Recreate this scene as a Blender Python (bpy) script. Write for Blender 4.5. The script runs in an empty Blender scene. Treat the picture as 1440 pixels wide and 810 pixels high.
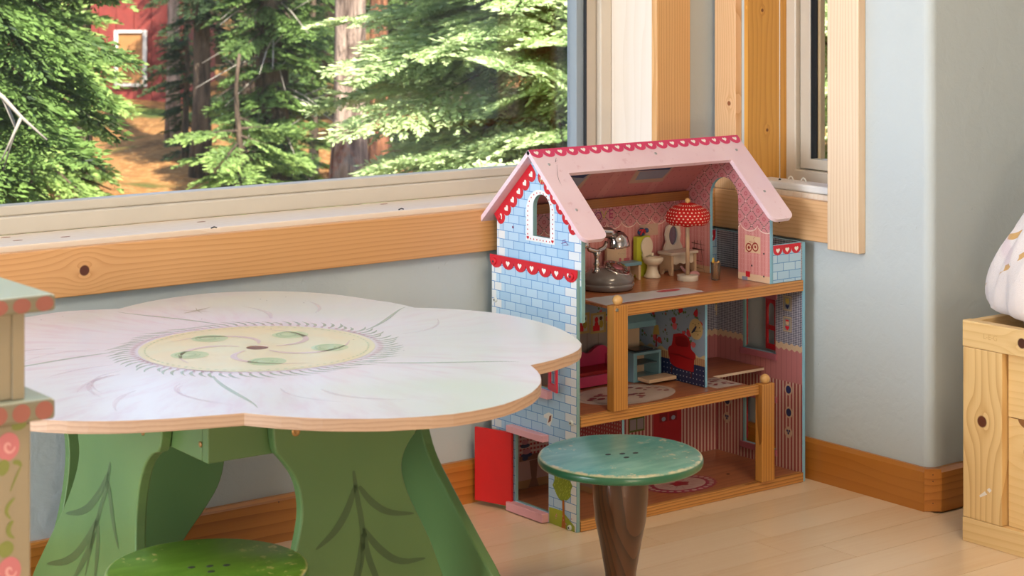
import bpy, bmesh, math, random
import numpy as np
from mathutils import Vector, Matrix
from mathutils.geometry import tessellate_polygon

SC = bpy.context.scene
COL = SC.collection
PI = math.pi

# ------------------------------------------------------------------ camera
FPX, HOR, EYE = 2750.0, -46.0, 1.08          # focal length in pixels, horizon row, eye height
FW = Vector((.6072, .7948, 0)); RT = Vector((.7948, -.6072, 0))
cd = bpy.data.cameras.new('camera'); cam = bpy.data.objects.new('camera', cd); COL.objects.link(cam)
cd.sensor_width = 36; cd.lens = 36 * FPX / 1440
cd.shift_y = (HOR - 405) / 1440
cd.clip_start = .05; cd.clip_end = 300
cam.location = (0, 0, EYE)
cam.rotation_euler = (PI / 2, 0, math.atan2(FW.y, FW.x) - PI / 2)
cd.dof.use_dof = True; cd.dof.focus_distance = 3.75; cd.dof.aperture_fstop = 11
SC.camera = cam

# ------------------------------------------------------------------ light
SC.view_settings.view_transform = 'Standard'; SC.view_settings.look = 'None'
SC.view_settings.exposure = 0.4; SC.view_settings.gamma = 1; SC.view_settings.use_curve_mapping = False
W = bpy.data.worlds.new('sky'); SC.world = W; W.use_nodes = True
_n = W.node_tree.nodes; _b = _n['Background']
_s = _n.new('ShaderNodeTexSky'); _s.sky_type = 'NISHITA'; _s.sun_disc = False
_s.sun_elevation = math.radians(48); _s.sun_rotation = math.radians(200)
W.node_tree.links.new(_s.outputs[0], _b.inputs[0]); _b.inputs[1].default_value = .32
def lamp(name, typ, loc, target, energy, color, size=None, size_y=None):
    l = bpy.data.lights.new(name, typ); o = bpy.data.objects.new(name, l); COL.objects.link(o)
    l.energy = energy; l.color = color; o.location = loc
    o.rotation_euler = (Vector(target) - Vector(loc)).to_track_quat('-Z', 'Y').to_euler()
    if typ == 'AREA':
        l.shape = 'RECTANGLE'; l.size = size; l.size_y = size_y
    return o
sun = lamp('sun', 'SUN', (-8, -14, 18), (-3, 3, 0), 12, (1, .95, .84)); sun.data.angle = .01
lamp('assumed_daylight_back', 'AREA', (-.2, -2.35, 1.5), (-.2, 3, 1.3), 12, (1, .93, .84), 3.0, 1.7)  # added area light for assumed daylight from behind, the back wall is solid
lamp('assumed_daylight_side', 'AREA', (-2.35, 2.1, 1.4), (3, 2.1, .8), 135, (.86, .93, 1), 1.6, 1.7)  # added area light, daylight assumed from the left, no window in that wall
lamp('warm_fill_overhead', 'AREA', (1.9, .9, 2.5), (2.1, 2.2, 0), 21, (1, .80, .56), .7, .7)  # added warm fill from above, no known ceiling fixture
lamp('assumed_low_warm_light', 'AREA', (.95, .05, .36), (1.9, 3.0, .25), 9, (1, .76, .50), .3, .3)  # added low warm light, its source only assumed, no floor lamp is built

# ------------------------------------------------------------------ pixel helpers (a ray of the camera met with a plane)
def ray(u, v): return FW + RT * ((u - 720) / FPX) + Vector((0, 0, -(v - HOR) / FPX))
CAM = Vector((0, 0, EYE))
def atZ(u, v, z): d = ray(u, v); return CAM + d * ((z - EYE) / d.z)
def atX(u, v, x): d = ray(u, v); return CAM + d * (x / d.x)
def atY(u, v, y): d = ray(u, v); return CAM + d * (y / d.y)
def atP(u, v, o, n): d = ray(u, v); return CAM + d * ((Vector(o) - CAM).dot(Vector(n)) / d.dot(Vector(n)))

# ------------------------------------------------------------------ mesh builder
class MB:
    def __init__(s): s.v = []; s.f = []; s.sm = []
    def add(s, vs, fs, smooth=False):
        b = len(s.v); s.v += [tuple(p) for p in vs]
        for f in fs: s.f.append([b + i for i in f]); s.sm.append(smooth)
        return s
    def box(s, x0, x1, y0, y1, z0, z1):
        return s.add([(x0,y0,z0),(x1,y0,z0),(x1,y1,z0),(x0,y1,z0),(x0,y0,z1),(x1,y0,z1),(x1,y1,z1),(x0,y1,z1)],
                     [(0,3,2,1),(4,5,6,7),(0,1,5,4),(1,2,6,5),(2,3,7,6),(3,0,4,7)])
    def obox(s, c, ax, hx, hy, hz):
        c = Vector(c); ex, ey, ez = [Vector(a).normalized() for a in ax]
        vs = [c + ex*(i*hx) + ey*(j*hy) + ez*(k*hz) for k in (-1,1) for j in (-1,1) for i in (-1,1)]
        return s.add(vs, [(0,2,3,1),(4,5,7,6),(0,1,5,4),(1,3,7,5),(3,2,6,7),(2,0,4,6)])
    def plate(s, outer, holes, o, u, v, t0, t1, smooth=False):
        """polygon with holes in the (u,v) plane at o, extruded from t0 to t1 along u x v"""
        o, u, v = Vector(o), Vector(u), Vector(v); n = u.cross(v)
        loops = [outer] + list(holes or [])
        pts = [Vector((a, b, 0)) for L in loops for a, b in L]
        tri = tessellate_polygon([[Vector((a, b, 0)) for a, b in L] for L in loops])
        P = lambda p, t: o + u*p.x + v*p.y + n*t
        m = len(pts); fs = []
        for t in tri:
            a, b, c = t
            if (pts[b]-pts[a]).cross(pts[c]-pts[a]).z < 0: a, b, c = a, c, b
            fs.append((a+m, b+m, c+m))
            if t0 is not None: fs.append((a, c, b))
        if t0 is None:
            return s.add([P(p, t1) for p in pts], [tuple(i-m for i in f) for f in fs])
        s.add([P(p, t0) for p in pts] + [P(p, t1) for p in pts], fs)
        base = len(s.v) - 2*m; k = 0
        for li, L in enumerate(loops):
            q = len(L); ar = sum(L[i][0]*L[(i+1)%q][1]-L[(i+1)%q][0]*L[i][1] for i in range(q))
            for i in range(q):
                a, b = base+k+i, base+k+(i+1)%q
                f = [a, b, b+m, a+m]
                if (ar > 0) != (li == 0): f.reverse()
                s.f.append(f); s.sm.append(smooth)
            k += q
        return s
    def lathe(s, prof, c, n=32, sx=1, sy=1, smooth=True):
        c = Vector(c); vs = []; fs = []
        for r, z in prof:
            for k in range(n):
                a = 2*PI*k/n; vs.append((c.x + r*sx*math.cos(a), c.y + r*sy*math.sin(a), c.z + z))
        for i in range(len(prof)-1):
            for k in range(n):
                fs.append((i*n+k, i*n+(k+1)%n, (i+1)*n+(k+1)%n, (i+1)*n+k))
        b = len(s.v); s.add(vs, fs, smooth)
        if prof[0][0] > 1e-5: s.f.append([b+k for k in range(n)][::-1]); s.sm.append(False)
        if prof[-1][0] > 1e-5: s.f.append([b+(len(prof)-1)*n+k for k in range(n)]); s.sm.append(False)
        return s
    def tube(s, path, r, n=10, smooth=True):
        path = [Vector(p) for p in path]; rs = r if isinstance(r, (list, tuple)) else [r]*len(path)
        vs = []; fs = []; up = None
        for i, p in enumerate(path):
            t = (path[min(i+1, len(path)-1)] - path[max(i-1, 0)]).normalized()
            if up is None: up = Vector((0,0,1)) if abs(t.z) < .9 else Vector((1,0,0))
            a = t.cross(up).normalized(); b = a.cross(t).normalized(); up = b
            for k in range(n):
                q = 2*PI*k/n; vs.append(p + (a*math.cos(q) + b*math.sin(q))*rs[i])
        for i in range(len(path)-1):
            for k in range(n): fs.append((i*n+k, (i+1)*n+k, (i+1)*n+(k+1)%n, i*n+(k+1)%n))
        b0 = len(s.v); s.add(vs, fs, smooth)
        s.f.append([b0+k for k in range(n)]); s.sm.append(False)
        s.f.append([b0+(len(path)-1)*n+k for k in range(n)][::-1]); s.sm.append(False)
        return s
    def ball(s, c, r, n=20, sz=1, sx=1, sy=1):
        m = max(6, n//2)
        return s.lathe([(max(r*math.sin(PI*i/m), 1e-6), -r*sz*math.cos(PI*i/m)) for i in range(m+1)], c, n, sx, sy)

def build(name, mb, mat, parent=None, bevel=0, seg=2, **props):
    me = bpy.data.meshes.new(name)
    off = Vector(parent['_o']) if parent is not None and '_o' in parent else Vector((0,0,0))
    me.from_pydata([tuple(Vector(v) - off) for v in mb.v], [], mb.f)
    me.polygons.foreach_set('use_smooth', mb.sm); me.update()
    o = bpy.data.objects.new(name, me); COL.objects.link(o)
    me.materials.append(mat); o['_o'] = tuple(off)
    if parent is not None: o.parent = parent
    if bevel:
        b = o.modifiers.new('bevel', 'BEVEL'); b.width = bevel; b.segments = seg; b.limit_method = 'ANGLE'; b.angle_limit = .7
        b.harden_normals = False
    for k, v in props.items(): o[k] = v
    return o
def thing(name, label, cat, loc, group=None):
    o = bpy.data.objects.new(name, None); COL.objects.link(o); o.location = loc; o['_o'] = tuple(loc)
    o.empty_display_size = .05; o['label'] = label; o['category'] = cat
    if group: o['group'] = group
    return o
def struct(name, mb, mat, parent=None, **k):
    o = build(name, mb, mat, parent, **k)
    if parent is None: o['kind'] = 'structure'
    return o
def solo(name, mb, mat, label, cat, origin, group=None, **k):
    """a thing that is one mesh"""
    off = Vector(origin); mb.v = [tuple(Vector(v) - off) for v in mb.v]
    o = build(name, mb, mat, None, **k); o.location = off; o['_o'] = tuple(off); o['label'] = label; o['category'] = cat
    if group: o['group'] = group
    return o

# ------------------------------------------------------------------ material helpers
class G:
    """small node-graph helper"""
    def __init__(s, name, rough=.5, spec=.5, coat=0, metal=0):
        s.m = bpy.data.materials.new(name); s.m.use_nodes = True; s.t = s.m.node_tree
        s.b = s.t.nodes['Principled BSDF']; s.b.inputs['Roughness'].default_value = rough
        s.b.inputs['Specular IOR Level'].default_value = spec; s.b.inputs['Coat Weight'].default_value = coat
        s.b.inputs['Metallic'].default_value = metal
        c = s.t.nodes.new('ShaderNodeTexCoord'); s.co = c.outputs['Object']
        x = s.t.nodes.new('ShaderNodeSeparateXYZ'); s.t.links.new(s.co, x.inputs[0])
        s.x, s.y, s.z = x.outputs
    def lk(s, a, sock):
        if isinstance(a, bpy.types.NodeSocket): s.t.links.new(a, sock)
        elif a is not None:
            if hasattr(sock.default_value, '__len__') and len(sock.default_value) == 4 and len(a) == 3: a = (*a, 1)
            sock.default_value = a
    def M(s, op, a, b=None, c=None, clamp=False):
        n = s.t.nodes.new('ShaderNodeMath'); n.operation = op; n.use_clamp = clamp
        s.lk(a, n.inputs[0]); s.lk(b, n.inputs[1]); s.lk(c, n.inputs[2]); return n.outputs[0]
    def mix(s, f, a, b):
        n = s.t.nodes.new('ShaderNodeMix'); n.data_type = 'RGBA'
        s.lk(f, n.inputs[0]); s.lk(a, n.inputs[6]); s.lk(b, n.inputs[7]); return n.outputs[2]
    def scale(s, vec, loc=(0,0,0)):
        n = s.t.nodes.new('ShaderNodeMapping'); s.t.links.new(s.co, n.inputs[0])
        n.inputs['Scale'].default_value = vec; n.inputs['Location'].default_value = loc; return n.outputs[0]
    def noise(s, sc=5, detail=3, rough=.5, vec=None, out=0, dist=0):
        n = s.t.nodes.new('ShaderNodeTexNoise'); s.t.links.new(vec or s.co, n.inputs['Vector'])
        n.inputs['Scale'].default_value = sc; n.inputs['Detail'].default_value = detail
        n.inputs['Roughness'].default_value = rough; n.inputs['Distortion'].default_value = dist; return n.outputs[out]
    def vor(s, sc, vec=None, out='Distance'):
        n = s.t.nodes.new('ShaderNodeTexVoronoi'); s.t.links.new(vec or s.co, n.inputs['Vector'])
        n.inputs['Scale'].default_value = sc; return n.outputs[out]
    def ss(s, v, lo, hi, a=0., b=1.):
        n = s.t.nodes.new('ShaderNodeMapRange'); n.interpolation_type = 'SMOOTHSTEP'
        s.lk(v, n.inputs[0]); n.inputs[1].default_value = lo; n.inputs[2].default_value = hi
        n.inputs[3].default_value = a; n.inputs[4].default_value = b; return n.outputs[0]
    def bump(s, h, dist=.001, strength=1):
        n = s.t.nodes.new('ShaderNodeBump'); n.inputs['Distance'].default_value = dist; n.inputs['Strength'].default_value = strength
        s.lk(h, n.inputs['Height']); s.t.links.new(n.outputs[0], s.b.inputs['Normal']); return s
    def col(s, c): s.lk(c, s.b.inputs['Base Color']); return s
    def frac(s, a, p, off=0.): return s.M('FRACT', s.M('ADD', s.M('DIVIDE', a, p), 100.0 + off))
def lin(h):
    h = h.lstrip('#'); r = [int(h[i:i+2], 16)/255 for i in (0,2,4)]
    return tuple(c/12.92 if c <= .04045 else ((c+.055)/1.055)**2.4 for c in r)

def flat(name, hx, rough=.5, var=.06, **k):
    g = G(name, rough, **k); c = lin(hx); n = g.ss(g.noise(14, 3), .3, .7)
    g.col(g.mix(n, tuple(x*(1-var) for x in c), tuple(min(1, x*(1+var)) for x in c)))
    g.bump(g.noise(160, 2), .0003, .3); return g.m
def wood(name, light, dark, along='X', face='Z', freq=55, knots=(), rough=.45, amount=.55, coat=0, knotcol='#5a2c1c', seed=0.):
    """plain-sawn board: grain lines run along one axis, and part around knots (along, across, radius)"""
    g = G(name, rough, coat=coat)
    ax = {'X': g.x, 'Y': g.y, 'Z': g.z}; a = ax[along]; c = ax[face]
    st = {'X': (1.5,14,14), 'Y': (14,1.5,14), 'Z': (14,14,1.5)}[along]
    warp = g.noise(1.0, 2, .5, g.scale(st, (seed, seed*.7, seed*.3)))
    psi = c; kmask = None
    for ka, kc, kr in knots:
        da = g.M('SUBTRACT', a, ka); dc = g.M('SUBTRACT', c, kc)
        r2 = g.M('ADD', g.M('MULTIPLY', g.M('MULTIPLY', da, da), .55), g.M('MULTIPLY', dc, dc))
        k = g.M('DIVIDE', g.M('MULTIPLY', dc, kr*kr*7), g.M('ADD', r2, kr*kr*3)); psi = g.M('SUBTRACT', psi, k)
        km = g.ss(g.M('SQRT', g.M('ADD', g.M('MULTIPLY', da, da), g.M('MULTIPLY', dc, dc))), kr*.8, kr*1.08, 1., 0.)
        kmask = km if kmask is None else g.M('MAXIMUM', kmask, km)
    ph = g.M('ADD', g.M('MULTIPLY', psi, freq), g.M('MULTIPLY', warp, 3.2))
    w = g.M('FRACT', g.M('ADD', ph, 50.0)); w = g.M('POWER', w, 2.6)
    fi = {'X': (4,300,300), 'Y': (300,4,300), 'Z': (300,300,4)}[along]
    fib = g.noise(1.0, 2, .6, g.scale(fi)); tone = g.noise(2.2, 2)
    f = g.M('ADD', g.M('MULTIPLY', w, amount), g.M('MULTIPLY', g.M('SUBTRACT', fib, .5), .35))
    f = g.M('ADD', f, g.M('MULTIPLY', g.M('SUBTRACT', tone, .5), .5), clamp=True)
    cc = g.mix(f, lin(light), lin(dark))
    if kmask is not None: cc = g.mix(kmask, cc, lin(knotcol))
    g.col(cc); g.bump(fib, .0004, .25); return g.m

M = {}
def plaster(name, hx, sc=26):
    g = G(name, .6, spec=.35); c = lin(hx)
    g.col(g.mix(g.ss(g.noise(1.6, 3), .3, .7), tuple(x*.95 for x in c), c))
    h = g.M('ADD', g.M('MULTIPLY', g.noise(sc, 5, .55, dist=.4), 1.), g.M('MULTIPLY', g.ss(g.vor(9, g.noise(5, 2, out=1)), .02, .06), .35))
    g.bump(h, .004, .5); return g.m
M['wall'] = plaster('wall_paint', '#c0c8cb')
M['ceil'] = plaster('ceiling_paint', '#dcdcd6')
M['vinyl'] = flat('window_vinyl', '#d3c8b8', .35, .02)
M['vinyl_grey'] = flat('window_seal', '#8f9ba3', .4, .02)
M['dark'] = flat('dark_rubber', '#2b2d31', .6)
M['sill_lit'] = wood('sill_pine_daylit', '#ecdccb', '#d9bd9c', 'X', 'Y', 60, rough=.4, amount=.35)  # sill pine, with the whitening by daylight put into its colour
M['casing_x'] = wood('pine_casing_apron', '#dba36c', '#bd7f45', 'X', 'Z', 120, knots=[(1.487, .548, .0098), (2.62, .55, .005)], rough=.38, amount=.6, seed=2)
M['casing_z'] = wood('pine_casing_upright', '#e0b078', '#b9803f', 'Z', 'X', 130, rough=.4, amount=.6, seed=5)
M['casing_zy'] = wood('pine_casing_upright_side', '#e3b98d', '#c08a55', 'Z', 'Y', 130, knots=[(.78, 3.135, .0055), (1.02, 3.10, .006)], rough=.4, amount=.55, seed=7, knotcol='#8a5230')
M['casing_y'] = wood('pine_casing_side_apron', '#dfb386', '#bf8a58', 'Y', 'Z', 110, knots=[(2.98, .535, .003)], rough=.42, amount=.5, seed=9)
M['jamb_lit'] = wood('jamb_pine_daylit', '#eadfd2', '#dacab6', 'Z', 'Y', 28, rough=.45, amount=.35, seed=1)  # jamb pine, its paleness from the window light put into the colour
M['jamb_gold'] = wood('golden_jamb', '#dba24e', '#b97a2c', 'Z', 'X', 70, knots=[(.72, 3.075, .004), (.985, 3.06, .004)], rough=.4, amount=.5, seed=3, knotcol='#7c4a1c')
M['base_x'] = wood('baseboard_wood', '#c07a34', '#935118', 'X', 'Z', 60, rough=.3, amount=.7, coat=.25, seed=4)
M['base_y'] = wood('baseboard_wood_side', '#b7742f', '#95551a', 'Y', 'Z', 40, rough=.3, amount=.4, coat=.25, seed=6)
M['crate'] = wood('crate_pine', '#e3bf84', '#b98443', 'Z', 'Y', 60, knots=[(.232, .268, .0115)], rough=.42, amount=.6, seed=8, knotcol='#5c2b14')
M['crate_h'] = wood('crate_pine_rail', '#e2bf86', '#c99c5c', 'Y', 'Z', 80, knots=[(.176, .392, .010)], rough=.42, amount=.5, seed=12, knotcol='#4a2616')
M['crate_p'] = wood('crate_panel_pine', '#e6c185', '#cfa05c', 'Y', 'Z', 60, knots=[(.172, .19, .012), (.1, .12, .01)], rough=.45, amount=.45, seed=15, knotcol='#6a3a1c')
g = G('glass_pane'); nt = g.t
_out = nt.nodes['Material Output']; _tr = nt.nodes.new('ShaderNodeBsdfTransparent'); _gl = nt.nodes.new('ShaderNodeBsdfGlossy')
_gl.inputs['Roughness'].default_value = .0; _mx = nt.nodes.new('ShaderNodeMixShader'); _lw = nt.nodes.new('ShaderNodeLayerWeight'); _lw.inputs[0].default_value = .5; _f = g.M('ADD', .04, g.M('MULTIPLY', g.M('POWER', _lw.outputs['Facing'], 5.0), .96))
nt.links.new(_f, _mx.inputs[0]); nt.links.new(_tr.outputs[0], _mx.inputs[1]); nt.links.new(_gl.outputs[0], _mx.inputs[2]); nt.links.new(_mx.outputs[0], _out.inputs[0])
M['glass'] = g.m
# floor plank
g = G('maple_plank', .28, coat=.25)
oi = nt = g.t.nodes.new('ShaderNodeObjectInfo')
fib = g.noise(1, 3, .6, g.scale((3, 90, 90))); cloud = g.noise(1, 2, .5, g.scale((2.2, 9, 9)))
f = g.M('ADD', g.M('MULTIPLY', fib, .5), g.M('ADD', g.M('MULTIPLY', cloud, .45), g.M('MULTIPLY', oi.outputs['Random'], .22)))
g.col(g.mix(g.ss(f, .35, 1.0), lin('#edd3b3'), lin('#deb98d'))); g.bump(fib, .0002, .2); M['plank'] = g.m
# ================================================================== the room
WL, WR = 3.20, 3.017                      # faces of the window wall (y) and of the right wall (x)
AY = 2.582                                # face of the alcove wall
OX0, OX1 = .55, 2.826                     # opening of the big window
OZ0, OZ1 = .600, 2.05
RY0, RY1 = 2.839, 3.095                   # opening of the narrow window
struct('floor', MB().box(-2.6, 4.8, -2.6, 3.36, -.12, -.0035), M['plank'])
FLOOR = bpy.data.objects['floor']
rg = random.Random(4); pm = {}
def plank(x0, x1, y0, y1):
    k = (round(x1-x0, 3), round(y1-y0, 3)); g_ = .0006
    if k not in pm:
        o = build('plank', MB().box(g_, k[0]-g_, g_, k[1]-g_, -.0035, 0), M['plank'], FLOOR, bevel=0); pm[k] = o
    else:
        o = pm[k].copy(); COL.objects.link(o)
    o.location = (x0, y0, 0)
pw = .092; yy = 3.199; row = 0
while yy - pw > 1.05:
    xo = .2 - rg.uniform(0, .9); lim = 3.015 if yy > AY else 4.4
    lens = []
    while xo < lim:
        L = rg.choice((.6, .9, 1.2)); x1 = min(xo+L, lim)
        if x1 - xo > .05: plank(round(xo, 3), round(x1, 3), yy-pw, yy)
        xo += L
    yy -= pw; row += 1
struct('ceiling', MB().box(-2.6, 4.8, -2.6, 3.36, 2.6, 2.75), M['ceil'])
# window wall with its opening
def pierced(axis, a0, a1, b0, b1, oa0, oa1, oz0, oz1):
    m = MB()
    for p, q, z0, z1 in ((a0, oa0, 0, 2.6), (oa1, a1, 0, 2.6), (oa0, oa1, 0, oz0), (oa0, oa1, oz1, 2.6)):
        m.box(p, q, b0, b1, z0, z1) if axis == 'x' else m.box(b0, b1, p, q, z0, z1)
    return m
struct('wall_window', pierced('x', -2.6, 3.2, WL, WL+.16, OX0, OX1+.014, OZ0-.04, OZ1), M['wall'])
struct('wall_right', pierced('y', AY+.16, WL, WR, WR+.16, RY0-.012, RY1+.012, OZ0-.04, OZ1), M['wall'])
# rounded outside corner, then the alcove wall
cp = [(WR, AY+.02)] + [(WR+.02-.02*math.cos(a), AY+.02-.02*math.sin(a)) for a in [i*PI/16 for i in range(1, 8)]] + [(WR+.02, AY), (4.8, AY), (4.8, AY+.16), (WR, AY+.16)]
struct('wall_alcove', MB().plate(cp, [], (0,0,0), (1,0,0), (0,1,0), 0, 2.6), M['wall'])
struct('wall_far_right', MB().box(4.6, 4.8, -2.6, AY, 0, 2.6), M['wall'])
struct('wall_back', MB().box(-2.6, 4.8, -2.6, -2.45, 0, 2.6), M['wall'])
struct('wall_far_left', MB().box(-2.6, -2.45, -2.45, WL, 0, 2.6), M['wall'])
# baseboards
bp = [(0,0),(.018,0),(.018,.078),(.010,.085),(0,.085)]
struct('baseboard_left', MB().plate([(-a, b) for a, b in bp][::-1], [], (-2.4,WL,0), (0,1,0), (0,0,1), 0, 5.414), M['base_x'])
bl = build('nail', MB().ball(atY(392, 706, WL-.0185), .0012, 8), M['dark'], bpy.data.objects['baseboard_left'])
struct('baseboard_right', MB().plate([(-a, b) for a, b in bp], [], (WR+.004,2.586,0), (1,0,0), (0,0,1), -.595, 0), M['base_y'])
struct('baseboard_corner', MB().plate([(3.0035,2.586),(3.0315,2.5645),(3.040,2.574),(3.02,2.592)], [], (0,0,0), (1,0,0), (0,1,0), 0, .085), M['base_x'], bevel=.002)
struct('baseboard_alcove', MB().plate([(-a, b) for a, b in bp][::-1], [], (3.031,AY,0), (0,1,0), (0,0,1), 0, 1.56), M['base_x'])
cb = bpy.data.objects['baseboard_corner']
for v_ in (668, 677, 708): build('nail', MB().ball(atP(1312, v_, (3.0153,2.5745,0), (.56,.83,0)), .0011, 8), M['dark'], cb)

# ---- big window
fy = 3.333
w1 = struct('window_1', MB().plate([(OX0,OZ0),(OX1,OZ0),(OX1,OZ1),(OX0,OZ1)], [[(OX0+.045,.632),(2.795,.632),(2.795,OZ1-.04),(OX0+.045,OZ1-.04)]], (0,fy+.05,0), (1,0,0), (0,0,1), .0, .05), M['vinyl'], bevel=.003)
build('window_sash', MB().plate([(OX0+.045,.632),(2.7945,.632),(2.7945,OZ1-.04),(OX0+.045,OZ1-.04)], [[(OX0+.09,.6505),(2.757,.6505),(2.757,OZ1-.07),(OX0+.09,OZ1-.07)]], (0,fy+.05,0), (1,0,0), (0,0,1), 0, .035), M['vinyl'], w1, bevel=.003)
build('sash_track', MB().box(2.756, 2.7575, fy+.004, fy+.02, .65, 1.98), M['dark'], w1)
build('sash_stile', MB().box(2.734, 2.756, fy+.012, fy+.045, .65, 1.98), M['vinyl_grey'], w1, bevel=.002)
build('glass', MB().box(OX0+.08, 2.745, fy+.032, fy+.036, .645, 1.985), M['glass'], w1)
struct('window_1_sill', MB().box(OX0-.02, OX1+.004, WL+.001, fy+.003, .572, .6), M['sill_lit'], bevel=.002)
sl = bpy.data.objects['window_1_sill']
for u, v in [(302, 321), (565, 295)]:
    p = atZ(u, v, .6006); build('catch', MB().tube([p+Vector((-.008,0,.0006)), p+Vector((-.003,-.003,.003)), p+Vector((.004,0,.001))], .0012, 8), M['dark'], sl)
for u, v in [(8,334),(25,338),(92,333),(283,312),(540,287)]:
    p = atZ(u, v, .6003); build('knot', MB().lathe([(.007,0),(.0069,.0003)], p, 12, 1.3, .5), flat('sill_knot', '#a9745c', .5), sl)
struct('window_1_jamb', MB().box(OX1+.001, OX1+.014, WL-.001, fy+.003, .6, 2.05), M['jamb_lit'])
struct('trim_1', MB().box(-2.4, 3.0, WL-.018, WL, .504, .590), M['casing_x'], bevel=.0022)
struct('trim_2', MB().box(OX1, OX1+.1, WL-.018, WL, .5905, 2.2), M['casing_z'], bevel=.003)
struct('trim_3', MB().box(.3, OX1, WL-.018, WL, 2.05, 2.2), M['casing_x'], bevel=.002)
# ---- narrow window in the right wall
fx = 3.133
w2 = struct('window_2', MB().plate([(RY0,.6),(RY1,.6),(RY1,OZ1),(RY0,OZ1)], [[(RY0+.03,.632),(RY1-.03,.632),(RY1-.03,OZ1-.04),(RY0+.03,OZ1-.04)]], (fx,0,0), (0,1,0), (0,0,1), 0, .05), M['vinyl'], bevel=.003)
build('window_sash', MB().plate([(RY0+.032,.634),(RY1-.032,.634),(RY1-.032,OZ1-.05),(RY0+.032,OZ1-.05)], [[(RY0+.055,.657),(3.032,.657),(3.032,OZ1-.07),(RY0+.055,OZ1-.07)]], (fx+.012,0,0), (0,1,0), (0,0,1), 0, .03), M['vinyl'], w2, bevel=.002)
build('sash_track', MB().box(fx+.014, fx+.034, 3.0305, 3.0335, .657, 1.98), M['dark'], w2)
build('screen_frame', MB().box(fx+.036, fx+.05, 3.0235, 3.034, .645, 1.98), flat('screen_frame_tan', '#d8b98c', .5), w2, bevel=.001)
build('glass', MB().box(fx+.026, fx+.029, RY0+.05, 3.03, .65, 1.985), M['glass'], w2)
struct('window_2_sill', MB().box(WR+.001, fx+.002, RY0-.0, RY1+.0115, .572, .6), M['sill_lit'])
struct('window_2_jamb', MB().box(WR-.001, fx+.002, RY1, RY1+.0118, .6, 2.05), M['jamb_gold'])
struct('window_2_jamb_near', MB().box(WR-.001, fx+.002, RY0-.012, RY0, .6, 2.05), M['jamb_gold'])
struct('trim_4', MB().box(WR-.020, WR, RY0+.0005, WL-.0185, .504, .590), M['casing_y'], bevel=.0022)
struct('trim_5', MB().box(WR-.020, WR, RY1+.02, WL-.0185, .5905, 2.2), M['casing_zy'], bevel=.002)
struct('trim_6', MB().box(WR-.022, WR, 2.752, RY0, .492, 2.2), wood('pine_casing_pale', '#ead2b6', '#cfa981', 'Z', 'Y', 120, rough=.4, amount=.6, seed=21), bevel=.002)
# blind bottom rail lying on the sill, with its cord
bt = thing('window_blind', 'white folded blind rail on the narrow window sill with a hanging cord', 'blind', (3.06, 2.97, .6))
build('bottom_rail', MB().box(3.026, 3.085, 2.842, 3.093, .6005, .6165), flat('blind_white', '#e9e6e4', .4), bt, bevel=.004)
p = atX(1096.5, 257, 3.05); build('cord', MB().tube([(p.x, p.y, .617), (p.x, p.y, 1.98)], .0010, 8), flat('cord_white', '#efe6d6', .6), bt)
build('cord_knob', MB().lathe([(.0028,0),(.002,.004)], (p.x, p.y, .616), 10), M['dark'], bt)
for u, v in [(1112, 251), (1130, 253)]:
    q = atX(u, v, 3.07); build('loop', MB().tube([(3.07, q.y+.007*math.cos(a), .616+.008*math.sin(a)) for a in [i*PI/8 for i in range(9)]], .0016, 8), flat('blind_loop', '#efeae0', .4), bt)
build('head_rail', MB().box(3.026, 3.085, 2.842, 3.093, 1.98, 2.03), flat('blind_head', '#e9e6e4', .4), bt, bevel=.003)
# ================================================================== flower table
TZ = .49; TC = Vector((1.5277, 2.6501, TZ)); TT = .017
ang = [-160,-155,-150.1,-142.6,-133.9,-127.6,-122.2,-115.7,-109.5,-100.6,-91.5,-83.5,-75.5,-68.1,-62,-54.8,-48.4,-40.4,-34.1,-22.3,-12.7,1,11.1,20.3,28.1,34.4,45.6,54.7,60.9,69.2,75.8,83.5,92.1,96.5,102,110.4,120,130,140,150,159,167,172,180,188,195]
rad = [.533,.532,.527,.509,.48,.459,.446,.475,.501,.532,.552,.550,.533,.507,.479,.443,.470,.496,.505,.501,.495,.481,.455,.423,.447,.463,.506,.529,.534,.532,.513,.485,.448,.468,.493,.5,.505,.503,.495,.483,.465,.447,.472,.5,.52,.53]
NOTCH = [-122.2,-54.8,20.3,92.1,167]
def petal_r(a):
    while a < -160: a += 360
    while a > 200: a -= 360
    i = max(j for j in range(len(ang)) if ang[j] <= a + 1e-6); i = min(i, len(ang)-2)
    t = (a-ang[i])/(ang[i+1]-ang[i])
    if ang[i] in NOTCH or ang[i+1] in NOTCH: return rad[i]*(1-t)+rad[i+1]*t
    p0, p1, p2, p3 = rad[i-1] if i else rad[0], rad[i], rad[i+1], rad[min(i+2, len(rad)-1)]
    lin_ = p1*(1-t)+p2*t; cr = .5*((2*p1)+(-p0+p2)*t+(2*p0-5*p1+4*p2-p3)*t*t+(-p0+3*p1-3*p2+p3)*t**3)
    return .5*lin_+.5*cr
outline = []
a = -160.
while a < 199.9:
    nx = min([n for n in NOTCH if n > a+1e-6] + [200])
    r = petal_r(a); outline.append((r*math.cos(math.radians(a)), r*math.sin(math.radians(a))))
    a = nx if a + 3 > nx else a + 3
table = thing('flower_table', 'low play table with a pale pink five-petalled flower top and green legs', 'table', (TC.x, TC.y, 0))
hole = [(.0175*math.cos(i*PI/16), .0175*math.sin(i*PI/16)) for i in range(32)]
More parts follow.
